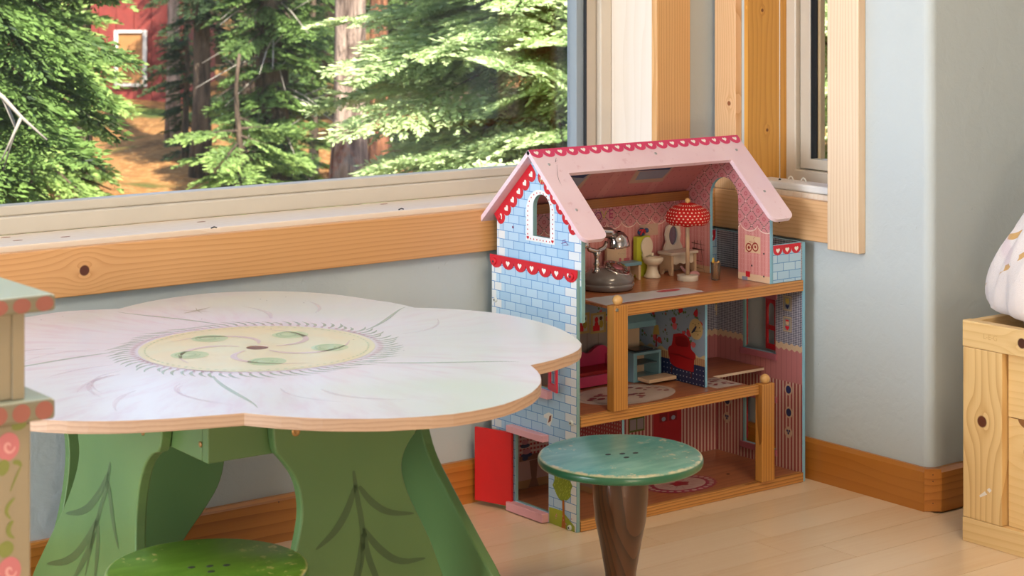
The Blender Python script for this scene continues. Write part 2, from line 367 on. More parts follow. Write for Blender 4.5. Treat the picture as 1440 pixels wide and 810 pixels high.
# painted top
g = G('table_top_paint', .32, spec=.5, coat=.3); g.b.inputs['Coat Roughness'].default_value = .16
r2 = g.M('SQRT', g.M('ADD', g.M('MULTIPLY', g.x, g.x), g.M('MULTIPLY', g.y, g.y)))
th = g.M('ARCTAN2', g.y, g.x)
vec = g.t.nodes.new('ShaderNodeCombineXYZ'); g.lk(g.M('MULTIPLY', th, 5.0), vec.inputs[0]); g.lk(g.M('MULTIPLY', r2, 3.0), vec.inputs[1])
streak = g.noise(3.0, 4, .6, vec.outputs[0])
big = g.noise(3.5, 2)
c = g.mix(g.ss(streak, .42, .72), lin('#e0dce2'), lin('#d8c8d2'))
c = g.mix(g.ss(g.M('ADD', big, g.M('MULTIPLY', g.x, .5)), .42, .72), c, lin('#d3dad0'))  # greener to the right: reflection of the trees put into the colour
c = g.mix(g.ss(g.noise(2.1, 1), .5, .8), c, lin('#d7d9dc'))
c = g.mix(g.ss(r2, .19, .30, .5, 0.), c, lin('#dccbd1'))
g.col(c); g.bump(g.noise(1, 2, .5, g.scale((6, 90, 60))), .0003, .25); M['table_top'] = g.m
M['ply'] = wood('plywood_edge', '#c0a088', '#9a7763', 'X', 'Z', 160, rough=.5, amount=.7)
top = build('tabletop', MB().plate(outline, [hole], TC, (1,0,0), (0,1,0), -TT, 0), M['ply'], table, bevel=.004, seg=3)
top.data.materials.append(M['table_top'])
for p in top.data.polygons:
    if p.normal.z > .5: p.material_index = 1
def blob(path, w, n=2):
    """tapered brush stroke as a 2d outline"""
    L = []; R_ = []
    for i, p in enumerate(path):
        q0 = path[max(i-1,0)]; q1 = path[min(i+1,len(path)-1)]; dx, dy = q1[0]-q0[0], q1[1]-q0[1]; l = math.hypot(dx, dy) or 1
        t = i/(len(path)-1); ww = w*max(.06, math.sin(PI*min(.97, t*.85+.12)))*.5
        L.append((p[0]-dy/l*ww, p[1]+dx/l*ww)); R_.append((p[0]+dy/l*ww, p[1]-dx/l*ww))
    return L + R_[::-1]
def strokes(name, polys, o, u, v, mat, parent, off=.0003, **k):
    m = MB()
    for i_, P_ in enumerate(polys):
        if len(P_) > 2: m.plate(P_, [], o, u, v, None, off*(1+.008*(i_ % 25)))
    if len(polys) > 1: k['kind'] = 'stuff'
    return build(name, m, mat, parent, **k)
def pol(r, a): return (r*math.cos(a), r*math.sin(a))
def circ(r, c=(0,0), n=24, sx=1, sy=1): return [(c[0]+r*sx*math.cos(2*PI*i/n), c[1]+r*sy*math.sin(2*PI*i/n)) for i in range(n)]
OU = ((1,0,0), (0,1,0))
def paintmat(name, hx, alpha=1., rough=.32):
    g = G(name, rough, coat=.2); c = lin(hx); g.col(g.mix(g.noise(30, 3), c, tuple(min(1, x*1.12) for x in c)))
    g.b.inputs['Alpha'].default_value = alpha; return g.m
disc = MB().plate(circ(.182, n=96), [hole], TC, *OU, None, .0003)
g = G('disc_yellow_paint', .32, coat=.3); g.b.inputs['Coat Roughness'].default_value = .16
g.col(g.mix(g.ss(g.noise(9, 3), .35, .65), lin('#dcd6ac'), lin('#e2cf9e'))); M['disc'] = g.m
build('painted_disc', disc, M['disc'], top)
SP = [math.radians(a) for a in (-127, -52, 18, 88, 160)]
ringp = []; rose = []
for k, a in enumerate(SP):
    cx, cy = pol(.112, a + .25)
    rose.append(circ(.029, (cx, cy), 24))
    for r_i, a_i in ((.022, 0), (.0155, 2), (.009, 4)):
        ringp.append([(cx+x, cy+y) for x, y in blob([pol(r_i, a_i+.32*i) for i in range(14)], .003)])
strokes('painted_rose', rose, TC, *OU, paintmat('rose_green', '#c6d6a6', .8), top, .0006)
strokes('painted_rose_swirl', ringp, TC, *OU, paintmat('rose_green_dark', '#a4bf86', .8), top, .0009)
strokes('painted_swirl', [blob([pol(.03+.12*t, SP[k]-.35+1.2*t*t-.2) for t in [i/10 for i in range(11)]], .010) for k in range(5)], TC, *OU, paintmat('swirl_pink', '#dcc0bc', .8), top, .0006)
R1 = []; R2 = []; R3 = []
rg = random.Random(2)
for i in range(84):
    a = 2*PI*i/84; l = rg.uniform(.022, .042)
    R1.append(blob([pol(.192+l*t, a+.10*t*t+.02) for t in (0,.25,.5,.75,1)], .0055))
    R2.append(blob([pol(.186+.010*t, a+.04*t) for t in (0,.5,1)], .005))
    R3.append(blob([pol(.172, a+.02*t) for t in (0,1,2)], .0035))
strokes('painted_lash', R1, TC, *OU, paintmat('lash_green', '#9ab18f', .5), top)
strokes('painted_bead', R2, TC, *OU, paintmat('bead_pink', '#c79fa8', .8), top, .0005)
strokes('painted_dash', R3, TC, *OU, paintmat('dash_green', '#a9bb88', .9), top, .0006)
strokes('painted_ring', [blob([pol(.1865, a0+.07*i) for i in range(9)], .0016) for a0 in (-.2, 2.9, 3.5)], TC, *OU, paintmat('ring_brown', '#a5685c'), top, .0007)
V = []; PK = []
for k, n_ in enumerate(NOTCH):
    a = math.radians(n_); V.append(blob([pol(.215+(.42-.215)*t, a-.30*(1-t)**1.5+.04) for t in [i/10 for i in range(11)]], .007))
for i in range(14):
    a = rg.uniform(-PI, PI); r0 = rg.uniform(.22, .34); cv = rg.uniform(.1,.35); PK.append(blob([pol(r0+.12*t, a+cv*t*t) for t in [i/8 for i in range(9)]], rg.uniform(.004,.010)))
strokes('painted_petal_vein', V, TC, *OU, paintmat('vein_green', '#a9bda6', .55), top)
strokes('painted_blush', PK, TC, *OU, paintmat('blush_pink', '#d9b6c2', .22), top, .0005)
c_ = atZ(277, 437, TZ) - TC
DF = [blob([(c_.x-.03, c_.y-.01), (c_.x, c_.y), (c_.x+.036, c_.y+.016)], .006)] + [blob([(c_.x, c_.y), (c_.x+dx, c_.y+dy)], .006) for dx, dy in ((-.02,.02),(.012,.026),(.012,-.03),(-.006,-.03))]
strokes('painted_dragonfly', DF, TC, *OU, paintmat('dragonfly_grey', '#a4a088', .9), top)
SM = [circ(.0013, tuple((atZ(u, v, TZ)-TC)[:2]), 8) for u, v in [(366,421),(375,423),(402,418),(427,426),(284,449),(568,493),(551,492),(58,450),(88,445),(381,463),(497,478)]]
strokes('paint_chip', SM, TC, *OU, M['dark'], top)
build('hole_rim', MB().lathe([(.0175,-.016),(.0175,-.001)], TC, 32), flat('hole_brown', '#7a4f30', .5), top)
# green frame and legs
g = G('table_green_paint', .38, coat=.1); g.col(g.mix(g.ss(g.noise(4, 2), .3, .7), lin('#517243'), lin('#5d7c48'))); g.bump(g.noise(120, 2), .0003, .3); M['tgreen'] = g.m
M['worn'] = flat('brush_green_dark', '#435c38', .35)
n2 = Vector((-.0415, -.9993, 0)); d2 = Vector((.9993, -.0415, 0)); up = Vector((0,0,1))
V12 = FW*2.774 + RT*(-.4317)
ZB, ZT = .375, TZ-TT
A_ = V12; B_ = V12 + d2*.34; Cc = B_ - n2*.40; D_ = V12 - n2*.40
def board(p, q, n, name='apron'):
    mid = (p+q)/2 - n*.009; L = (q-p).length/2
    return build(name, MB().obox((mid.x, mid.y, (ZB+ZT)/2), ((q-p), n, up), L, .009, (ZT-ZB)/2), M['tgreen'], table, bevel=.002)
board(A_, B_, n2)
board(A_ - n2*.0185, A_ - n2*.67, -d2)
board(A_ + d2*.46 - n2*.20, A_ + d2*.46 - n2*.67, d2)
board(A_ - n2*.67 + d2*.0185, A_ - n2*.67 + d2*.4415, -n2)
def smooth2(P, k=3):
    for _ in range(k):
        Q = [P[0]]
        for i in range(len(P)-1):
            a, b = P[i], P[i+1]; Q.append((a[0]*.75+b[0]*.25, a[1]*.75+b[1]*.25)); Q.append((a[0]*.25+b[0]*.75, a[1]*.25+b[1]*.75))
        P = Q + [P[-1]]
    return P
def leg(inner, outer, o, u, n, name='leg'):
    P = smooth2(inner, 2) + smooth2(outer, 2)[::-1]
    P = [(w, z) for w, z in P]
    sgn = 1 if Vector(u).cross(up).dot(n) > 0 else -1
    m = MB().plate(P, [], (o.x, o.y, 0), u, up, 0 if sgn > 0 else -.018, .018 if sgn > 0 else 0)
    return build(name, m, M['tgreen'], table, bevel=.0035, seg=3)
in2 = [(.094,ZT),(.094,.385),(.112,.366),(.135,.335),(.143,.29),(.136,.25),(.122,.2),(.105,.12),(.08,.05),(.06,0)]
out2 = [(.345,ZT),(.345,.385),(.320,.36),(.310,.33),(.322,.29),(.346,.245),(.367,.204),(.384,.158),(.42,.08),(.45,0)]
P2L = leg(in2, out2, A_ + n2*.0005, d2, n2)
in1 = [(.115,ZT),(.112,.373),(.150,.362),(.182,.33),(.200,.286),(.207,.22),(.2,.12),(.17,.05),(.15,0)]
out1 = [(.445,ZT),(.431,.342),(.417,.305),(.454,.241),(.514,.176),(.575,.114),(.623,.063),(.66,0)]
n1 = -d2
P1L = leg(in1, out1, A_ + n1*.0005, -n2, n1)
in3 = [(.40,ZT),(.40,.385),(.385,.36),(.36,.33),(.35,.28),(.36,.2),(.38,.1),(.40,0)]
out3 = [(.178,ZT),(.176,.36),(.166,.334),(.144,.293),(.092,.249),(.041,.208),(.001,.176),(-.039,.146),(-.10,.08),(-.14,0)]
leg(in3, out3, A_ + d2*.4605, -n2, d2)
in4 = [(.36,ZT),(.36,.36),(.362,.28),(.366,.235),(.366,.199),(.355,.149),(.326,.109),(.291,.07),(.27,.04),(.26,0)]
out4 = [(.02,ZT),(.02,.385),(.05,.33),(.07,.26),(.06,.16),(.03,.06),(.02,0)]
leg(in4, out4, A_ - n2*.6705, d2, -n2)
# painted sprigs on two legs
def sprig(legobj, o, u, n, lines):
    polys = []
    for pts, w in lines:
        q = [atP(a, b, o, n) - o for a, b in pts]; polys.append(blob(smooth2([(k.dot(u), k.z) for k in q], 2), w))
    s = 1 if Vector(u).cross(up).dot(n) > 0 else -1
    m = MB()
    for P_ in polys: m.plate(P_, [], (o.x, o.y, 0), u, up, None, s*.0004)
    build('painted_sprig', m, M['worn'], legobj)
oo = A_ + n2*.0185; oz = Vector((oo.x, oo.y, 0))
sprig(P2L, oz, d2, n2, [([(497,662),(502,700),(510,740),(510,790),(500,830)], .009), ([(500,682),(488,720),(470,750),(444,773)], .012), ([(505,684),(520,705),(545,722),(582,722)], .010), ([(510,742),(530,770),(560,792),(598,785)], .011), ([(512,745),(516,780),(530,815),(545,850)], .010), ([(510,750),(506,790),(494,830)], .010)])
oo = A_ + n1*.0185; oz = Vector((oo.x, oo.y, 0))
sprig(P1L, oz, -n2, n1, [([(155,650),(152,680),(140,720),(130,760),(120,810)], .012), ([(153,665),(140,695),(120,720),(93,722)], .014), ([(152,676),(155,700),(160,740),(167,772)], .014), ([(140,725),(120,765),(98,790),(66,793)], .014), ([(138,735),(138,770),(133,820)], .014), ([(134,750),(120,785),(103,815)], .014)])
M['brass'] = flat('screw_brass', '#b08a5a', .35, metal=.8)
def screw(p, n, parent, r=.0056, mat=None, name='screw'):
    n = Vector(n).normalized(); a = n.orthogonal().normalized(); b = n.cross(a)
    prof = [(r*1.25, 0), (r*1.25, .001), (r*.9, .0016), (r*.5, .0012), (.00001, .0006)]; m = MB(); vs = []; fs = []; k = 14
    for rr, h in prof:
        for i in range(k): vs.append(Vector(p) + n*h + a*rr*math.cos(2*PI*i/k) + b*rr*math.sin(2*PI*i/k))
    for j in range(len(prof)-1):
        for i in range(k): fs.append((j*k+i, j*k+(i+1)%k, (j+1)*k+(i+1)%k, (j+1)*k+i))
    m.add(vs, fs, True); return build(name, m, mat or M['brass'], parent)
screw(atP(416, 607, A_ + n2*.0185, n2), n2, P2L)
screw(atP(201, 606, A_ + n1*.0185, n1), n1, P1L)
screw(atP(282, 625, A_ + n1*.0005, n1), n1, [o for o in table.children if o.name.startswith('apron')][1], .0035)

# ================================================================== stools
def worn_paint(name, base, base2, chip, rc, side):
    g = G(name, .3, coat=.25); g.b.inputs['Coat Roughness'].default_value = .2
    r2 = g.M('SQRT', g.M('ADD', g.M('MULTIPLY', g.x, g.x), g.M('MULTIPLY', g.y, g.y)))
    n1_ = g.noise(60, 4, .7); n2_ = g.noise(9, 3)
    c = g.mix(g.ss(g.noise(1, 3, .6, g.scale((14, 50, 14))), .35, .7), lin(base), lin(base2))
    edge = g.ss(g.M('ADD', r2, g.M('MULTIPLY', g.M('SUBTRACT', n1_, .5), .022)), rc-.006, rc+.001)
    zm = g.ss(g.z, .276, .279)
    spots = g.ss(g.M('ADD', n1_, g.M('MULTIPLY', n2_, .45)), .84, .90)
    msk = g.M('MAXIMUM', g.M('MULTIPLY', edge, zm), g.M('MULTIPLY', g.M('MULTIPLY', spots, zm), g.ss(r2, .03, rc)), clamp=True)
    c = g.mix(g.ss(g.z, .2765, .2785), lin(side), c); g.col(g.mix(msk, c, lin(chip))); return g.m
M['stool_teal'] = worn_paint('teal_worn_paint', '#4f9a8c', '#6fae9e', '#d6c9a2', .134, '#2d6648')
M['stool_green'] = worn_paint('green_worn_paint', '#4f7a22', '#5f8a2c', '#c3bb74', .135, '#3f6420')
g = G('walnut_stain', .3, coat=.3)
rr_ = g.M('SQRT', g.M('ADD', g.M('MULTIPLY', g.x, g.x), g.M('MULTIPLY', g.M('SUBTRACT', g.y, .06), g.M('SUBTRACT', g.y, .06))))
ph = g.M('FRACT', g.M('ADD', g.M('MULTIPLY', rr_, 150), g.M('MULTIPLY', g.noise(1, 2, .5, g.scale((8, 8, 3))), 5)))
g.col(g.mix(g.M('MULTIPLY', g.M('POWER', ph, 2), .8), lin('#5c3822'), lin('#2e1a10'))); M['walnut'] = g.m
LEGP = [(.05,0),(.052,.012),(.046,.022),(.030,.035),(.0245,.06),(.0255,.085),(.0345,.136),(.0415,.17),(.0455,.21),(.0462,.24),(.0455,.2635)]
def stool(x, y, mt, ml, label, tilt, R0):
    t = thing('stool', label, 'stool', (x, y, 0), 'round toddler stools')
    prof = [(R0-.005,.2638),(R0-.0015,.2655),(R0,.269),(R0,.274),(R0-.002,.278),(R0-.006,.280),(.00001,.280)]
    s = build('seat', MB().lathe([(.00001,.2638)]+prof, (x, y, 0), 72), mt, t)
    build('leg', MB().lathe(LEGP, (x, y, .0), 40), ml, t)
    for i, (dx, dy) in enumerate([(-.018,.01),(.004,.0),(.024,-.010),(-.006,-.022)]):
        build('screw_hole', MB().lathe([(.0042,.2801),(.0038,.2805),(.002,.2803),(.00001,.2802)], (x+dx, y+dy, 0), 12, 1.3, 1), M['dark'], s)
    t.rotation_euler = tilt; return t
stool(2.095, 2.448, M['stool_teal'], M['walnut'], 'round stool with worn teal seat on a turned dark wood leg', (math.radians(.5), math.radians(-.5), 0), .1362)
stool(1.261, 2.321, M['stool_green'], M['walnut'], 'round stool with worn grass-green seat in front of the table', (0,0,0), .1352)

# ================================================================== pine crate and cushion
cr = thing('toy_crate', 'knotty pine toy crate against the alcove wall with a cushion in it', 'crate', (3.1, 2.1, 0))
CX, CY0, CY1, CXB = 2.913, 1.60, 2.413, 3.33
build('stile', MB().box(CX, CX+.022, 2.322, CY1, .046, .366), M['crate'], cr, bevel=.0015)
build('stile', MB().box(CX, CX+.022, CY0, CY0+.091, .046, .366), M['crate'], cr, bevel=.0015)
tr = build('top_rail', MB().box(CX-.0008, CX+.022, CY0, CY1+.0008, .3665, .416), M['crate_h'], cr, bevel=.0015)
build('bottom_rail', MB().box(CX-.0008, CX+.022, CY0, CY1+.0008, .0, .0455), M['crate_h'], cr, bevel=.0015)
m = MB(); m.box(CX+.0145, CX+.0325, CY0+.095, 2.3185, .0458, .247)
p1_ = build('panel', m, M['crate_p'], cr, bevel=.001)
arc = [(CY0+.095,.249),(2.286,.249)] + [(2.262-.024*math.cos(a), .249+.012*math.sin(a)) for a in []] 
up_ = [(CY0+.095,.2495),(2.285,.2495)] + [(2.292+.0-.0*i, .2495) for i in range(0)]
notch = [(2.2545+.023*math.cos(a), .2495+0*1) for a in []]
pa = [(CY0+.095,.3655),(CY0+.095,.249),(2.247,.249)] + [(2.272-.025*math.cos(a), .249+.0*1+.0001*math.sin(a)) for a in (0.2,1.5,2.9)] + [(2.3185,.249),(2.3185,.3655)]
build('panel', MB().plate(pa, [], (CX+.0145,0,0), (0,1,0), (0,0,1), 0, .018), M['crate_p'], cr, bevel=.001)
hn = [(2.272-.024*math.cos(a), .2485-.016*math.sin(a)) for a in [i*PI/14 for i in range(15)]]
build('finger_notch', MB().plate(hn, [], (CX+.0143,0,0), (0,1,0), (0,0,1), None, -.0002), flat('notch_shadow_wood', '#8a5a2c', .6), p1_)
build('side_panel', MB().box(CX+.022, CXB, CY1-.018, CY1, 0, .415), M['crate_h'], cr, bevel=.0015)
build('side_panel', MB().box(CX+.022, CXB, CY0, CY0+.018, 0, .415), M['crate_h'], cr, bevel=.0015)
build('back_panel', MB().box(CXB-.018, CXB, CY0+.018, CY1-.018, 0, .415), M['crate_h'], cr)
build('bottom_panel', MB().box(CX+.022, CXB-.018, CY0+.018, CY1-.018, .0, .355), M['crate_p'], cr)
bm = [circ(.0016, (2.3745+.0045*math.sin(i), .09+i*.0014), 8, 1.6, .8) for i in range(7)]
strokes('white_scuff', [[(2.3555,.0985),(2.361,.1035),(2.3735,.0935),(2.3725,.0895)], [(2.345,.108),(2.351,.112),(2.356,.107),(2.35,.103)]], (CX,0,0), (0,1,0), (0,0,1), flat('scuff_white', '#e8ded2', .7), cr, -.0004)
# faint stamp pressed in the rail
def textmesh(txt, size, o, u, v, n_off, mat, parent, name, depth=.0):
    cu = bpy.data.curves.new('t', 'FONT'); cu.body = txt; cu.size = size; cu.align_x = 'CENTER'; cu.align_y = 'CENTER'; cu.resolution_u = 3
    ob = bpy.data.objects.new('t', cu); me = ob.to_mesh(); m = MB(); o, u, v = Vector(o), Vector(u), Vector(v); n = u.cross(v)
    m.add([o + u*w.co.x + v*w.co.y + n*n_off for w in me.vertices], [tuple(p.vertices) for p in me.polygons]); ob.to_mesh_clear()
    bpy.data.objects.remove(ob); bpy.data.curves.remove(cu)
    return build(name, m, mat, parent)
q = atX(1393, 475, CX)
textmesh('L-E-G', .014, (CX-.0011, q.y, q.z), (0,-1,0), (0,0,1), .0, flat('stamp_pine', '#cfa66a', .5), tr, 'pressed_stamp')
# cushion: a squashed pillow with folds, leaning on the crate's back
def pillow(c, rx, ry, rz, rot, nu=64, nv=40, seed=1):
    rg = random.Random(seed); m = MB(); vs = []; fs = []
    ph = [rg.uniform(0, 6) for _ in range(8)]
    for j in range(nv+1):
        t = PI*j/nv
        for i in range(nu):
            p = 2*PI*i/nu
            e = .62; sg = lambda a, k: math.copysign(abs(a)**k, a)
            x = sg(math.cos(p), .7)*sg(math.sin(t), .7); y = sg(math.sin(p), .7)*sg(math.sin(t), .7); z = sg(math.cos(t), .75)
            w = 1 + .035*math.sin(7*p+ph[0]+2.5*z) + .025*math.sin(13*p+ph[1]-3*z) + .02*math.sin(5*z*2+ph[2]+2*p)
            pinch = .62+.38*(1-abs(z)**2)**.8 if z < 0 else 1-.35*z*z
            vs.append(rot @ Vector((x*rx*w*pinch, y*ry*w*pinch, z*rz)) + Vector(c))
    for j in range(nv):
        for i in range(nu): fs.append((j*nu+i, j*nu+(i+1)%nu, (j+1)*nu+(i+1)%nu, (j+1)*nu+i)[::-1])
    return m.add(vs, fs, True)
def step_(g, v, t): return g.M('LESS_THAN', v, t)
g = G('cushion_cotton', .85, spec=.2); g.b.inputs['Sheen Weight'].default_value = .3
wv = g.noise(9, 2)
d_ = g.M('SUBTRACT', g.frac(g.M('ADD', g.M('ADD', g.M('MULTIPLY', g.y, .6), g.z), g.M('MULTIPLY', wv, .05)), .062), .5)
y1_ = g.M('MULTIPLY', step_(g, g.M('ABSOLUTE', d_), .085), g.ss(g.noise(17, 1), .54, .56))
c = g.mix(y1_, lin('#e6dbd8'), lin('#cfa163')); c = g.mix(g.M('MULTIPLY', g.ss(g.noise(12, 1), .62, .68), .3), c, lin('#c9a3b8'))
g.col(c); g.bump(g.M('ADD', g.noise(700, 2), g.M('MULTIPLY', g.noise(22, 3), 3)), .003, .5); M['cushion'] = g.m
pc = (3.11, 2.205, .355)
PP = [(.001,.0),(.10,.0005),(.16,.012),(.182,.035),(.186,.058),(.205,.066),(.243,.070),(.252,.09),(.250,.115),(.243,.145),(.229,.18),(.204,.222),(.176,.26),(.135,.305),(.085,.345),(.04,.372),(.001,.38)]
m = MB(); vs = []; fs = []; nu = 96
PS = smooth2(PP, 1)
for j, (r, h) in enumerate(PS):
    for i in range(nu):
        p = 2*PI*i/nu; sg = lambda a, k: math.copysign(abs(a)**k, a)
        fold = 1 + (0 if h < .066 else .030*math.sin(9*p+14*h) + .022*math.sin(17*p-20*h+1) + .012*math.sin(29*p+9*h))
        x = sg(math.cos(p), .8)*r*.70*fold; y = sg(math.sin(p), .85)*r*fold
        vs.append((pc[0]+x, pc[1]+y, pc[2]+.0005+h))
for j in range(len(PS)-1):
    for i in range(nu): fs.append((j*nu+i, j*nu+(i+1)%nu, (j+1)*nu+(i+1)%nu, (j+1)*nu+i))
m.add(vs, fs, True)
cu_ = solo('cushion', m, M['cushion'], 'pale cotton cushion with mustard strokes slumped in the pine crate', 'cushion', pc)

# ================================================================== painted cabinet at the left edge
cb = thing('painted_cabinet', 'cream painted wooden cabinet with pink-dotted shelf edges and rose decoration', 'cabinet', (.6, 2.03, 0))
g = G('cream_paint', .3, coat=.2); g.col(g.mix(g.noise(6, 3), lin('#93866f'), lin('#a1947d'))); M['cream'] = g.m
g = G('slab_top_paint', .25, coat=.3); g.col(g.mix(g.noise(4, 2), lin('#c3cdb8'), lin('#cfd2c2'))); M['slabtop'] = g.m
pk = flat('dot_pink', '#98594f', .4); gr_ = flat('edge_green', '#7f7864', .4)
def slab(z0, z1, x1, y0, y1):
    s = build('shelf', MB().box(.30, x1, y0, y1, z0, z1), gr_, cb, bevel=.004, seg=3); s.data.materials.append(M['slabtop'])
    for p in s.data.polygons:
        if p.normal.z > .5: p.material_index = 1
    zc, h = (z0+z1)/2, (z1-z0)*.44; L = []
    x = x1 - .013
    while x > .32: L.append(circ(1, (x, zc), 16, .0098, h)); x -= .0245
    strokes('painted_dot', L, (0,y0,0), (1,0,0), (0,0,1), pk, s, .0004)
slab(.7275, .745, .847, 1.879, 2.19)
slab(.6165, .638, .8465, 1.879, 2.19)
build('body', MB().box(.32, .818, 1.895, 2.17, .6385, .727), M['cream'], cb, bevel=.002)
build('body_moulding', MB().box(.805, .8185, 1.892, 1.8955, .6385, .727), M['cream'], cb, bevel=.001)
lo = build('body', MB().box(.32, .824, 1.889, 2.17, .0, .616), M['cream'], cb, bevel=.003)
yl = 1.889
def onf(u, v): q = atY(u, v, yl); return (q.x, q.z)
def pblob(pts, w): return blob(smooth2([onf(*p) for p in pts], 2), w)
def pc_(u, v, r, n=20): x, z = onf(u, v); return circ(r, (x, z), n, 1, 1.15)
strokes('painted_rose', [pc_(11, 628, .0125), pc_(13, 803, .0125), pc_(12, 980, .0125)], (0,yl,0), (1,0,0), (0,0,1), flat('rose_pink', '#c4727a', .4), lo, .0004)
strokes('painted_rose_swirl', [pblob([(x0+9*math.cos(t*.8)*(1-t*.1), y0+11*math.sin(t*.8)*(1-t*.1)) for t in range(9)], .003) for x0, y0 in ((12,628),(14,803),(12,980))], (0,yl,0), (1,0,0), (0,0,1), flat('rose_light', '#dba0a0', .4), lo, .0007)
strokes('painted_leaf', [pblob(p, w) for p, w in [([(16,600),(27,598),(37,596)], .010), ([(-2,668),(5,655),(12,650)], .014), ([(2,780),(10,770),(16,763)], .016), ([(1,765),(6,774),(10,783)], .014), ([(18,650),(26,650),(30,656)], .005), ([(29,656),(20,676),(14,692)], .002), ([(20,700),(10,712),(8,722),(15,730)], .004), ([(18,732),(11,742),(12,752),(20,757)], .005)]], (0,yl,0), (1,0,0), (0,0,1), flat('leaf_green', '#7c8440', .4), lo, .0005)
# ================================================================== dollhouse
HO = (2.365, 2.892, 0)
house = thing('dollhouse', 'three-storey open dollhouse with pale blue brick gable and pink roof in the corner', 'dollhouse', HO)
XL, XR, YF, YB = 2.365, 2.985, 2.892, 3.163
M['teal'] = flat('edge_teal', '#7fa5a6', .4, .03)
M['sky'] = flat('edge_sky_blue', '#83b5cd', .4, .03)
M['red'] = flat('gloss_red', '#cf1412', .45, .04, coat=0)
M['redp'] = flat('print_red', '#c8202f', .35)
M['pinkp'] = flat('print_magenta', '#d13a66', .3, .04)
M['heart'] = flat('print_heart_white', '#f1e6df', .35)
M['pinkbar'] = flat('pale_pink_paint', '#e6a9b0', .35, .03)
g = G('roof_pink', .3, coat=.2); c = g.mix(g.ss(g.noise(5, 3), .35, .7), lin('#e2bfc8'), lin('#ead0d8'))
vn = g.ss(g.vor(70, out='Distance'), .0, .02); g.col(g.mix(g.M('MULTIPLY', g.ss(g.noise(45, 4, .7), .6, .7), .35), c, lin('#c9929d'))); M['roof'] = g.m
M['pine_rail'] = wood('dollhouse_pine_rail', '#c98d4c', '#7d4a1e', 'X', 'Z', 170, rough=.35, amount=.9, coat=.2, seed=3)
M['pine_post'] = wood('dollhouse_pine_post', '#c88b44', '#85501f', 'Z', 'X', 150, rough=.35, amount=.85, coat=.2, seed=8)
M['beam'] = wood('dollhouse_beam', '#a56a34', '#74441a', 'X', 'Z', 200, rough=.4, amount=.4)
M['hfloor'] = wood('printed_board_floor', '#b06c46', '#80452c', 'X', 'Y', 40, rough=.28, amount=.5, coat=.2)
M['ballwood'] = wood('bare_beech', '#d3a467', '#bb8a4c', 'Z', 'X', 80, rough=.45, amount=.3)
def step(g, v, t): return g.M('LESS_THAN', v, t)
def brick(name, ax, span=None):
    g = G(name, .32); a = getattr(g, ax); h, w = .0172, .0347
    row = g.M('FLOOR', g.M('DIVIDE', g.z, h)); par = g.M('MULTIPLY', g.M('MODULO', g.M('ADD', row, 2), 2.0), .5)
    q = g.M('ADD', g.M('DIVIDE', a, w), par); fx_ = g.M('FRACT', g.M('ADD', q, 10.)); fz = g.frac(g.z, h)
    mor = g.M('MAXIMUM', step(g, fx_, .045), step(g, fz, .08))
    rnd = g.t.nodes.new('ShaderNodeTexWhiteNoise'); cv = g.t.nodes.new('ShaderNodeCombineXYZ'); g.lk(g.M('FLOOR', g.M('ADD', q, 10.)), cv.inputs[0]); g.lk(row, cv.inputs[1]); g.t.links.new(cv.outputs[0], rnd.inputs['Vector'])
    c = g.mix(rnd.outputs['Value'], lin('#a3c6e2'), lin('#b9d5ea'))
    if span:
        e = g.M('SUBTRACT', w, g.M('MULTIPLY', par, w)); e2 = g.M('ADD', g.M('MULTIPLY', par, w), w*.45)
        m_ = g.M('MAXIMUM', g.M('LESS_THAN', a, e), g.M('GREATER_THAN', a, g.M('SUBTRACT', span, e2))); c = g.mix(m_, c, lin('#dfe3e6'))
    g.col(g.mix(mor, c, lin('#5b90c8'))); return g.m
M['brick_y'] = brick('blue_brick_print', 'y', .271); M['brick_x'] = brick('blue_brick_print_front', 'x')
def gingham(name, ax, p=.0046):
    g = G(name, .35); a = getattr(g, ax); m_ = g.M('ADD', step(g, g.frac(a, p), .5), step(g, g.frac(g.z, p), .5))
    c = g.mix(g.M('MULTIPLY', m_, .5), lin('#c9c7cf'), lin('#20243f')); g.col(c); return g.m
def dado(name, ax, zt, low='plank'):
    """gingham above a cream zigzag, pink boards below, striped paper under the floor level"""
    g = G(name, .35); a = getattr(g, ax); p = .0046
    m_ = g.M('ADD', step(g, g.frac(a, .0050), .5), step(g, g.frac(g.z, .0037), .5)); up_ = g.mix(g.M('MULTIPLY', m_, .5), lin('#bfbdc8'), lin('#23264a'))
    tri = g.M('ABSOLUTE', g.M('SUBTRACT', g.frac(a, .0155), .5)); zz = g.M('ADD', g.M('MULTIPLY', tri, .010), zt)
    pl = g.mix(g.M('MULTIPLY', step(g, g.frac(a, .0155), .07), .6), lin('#b97577'), lin('#7e4650'))
    c = g.mix(g.M('GREATER_THAN', g.z, zz), pl, lin('#cdb092')); c = g.mix(g.M('GREATER_THAN', g.z, g.M('ADD', zz, .0125)), c, up_)
    st = g.mix(step(g, g.frac(a, .0098), .52), lin('#cbae9e'), lin('#98454a')); g.col(g.mix(step(g, g.z, .203), c, st)); return g.m
M['dado_y'] = dado('gingham_and_board_print_side', 'y', .268); M['dado_x'] = dado('gingham_and_board_print_back', 'x', .268)
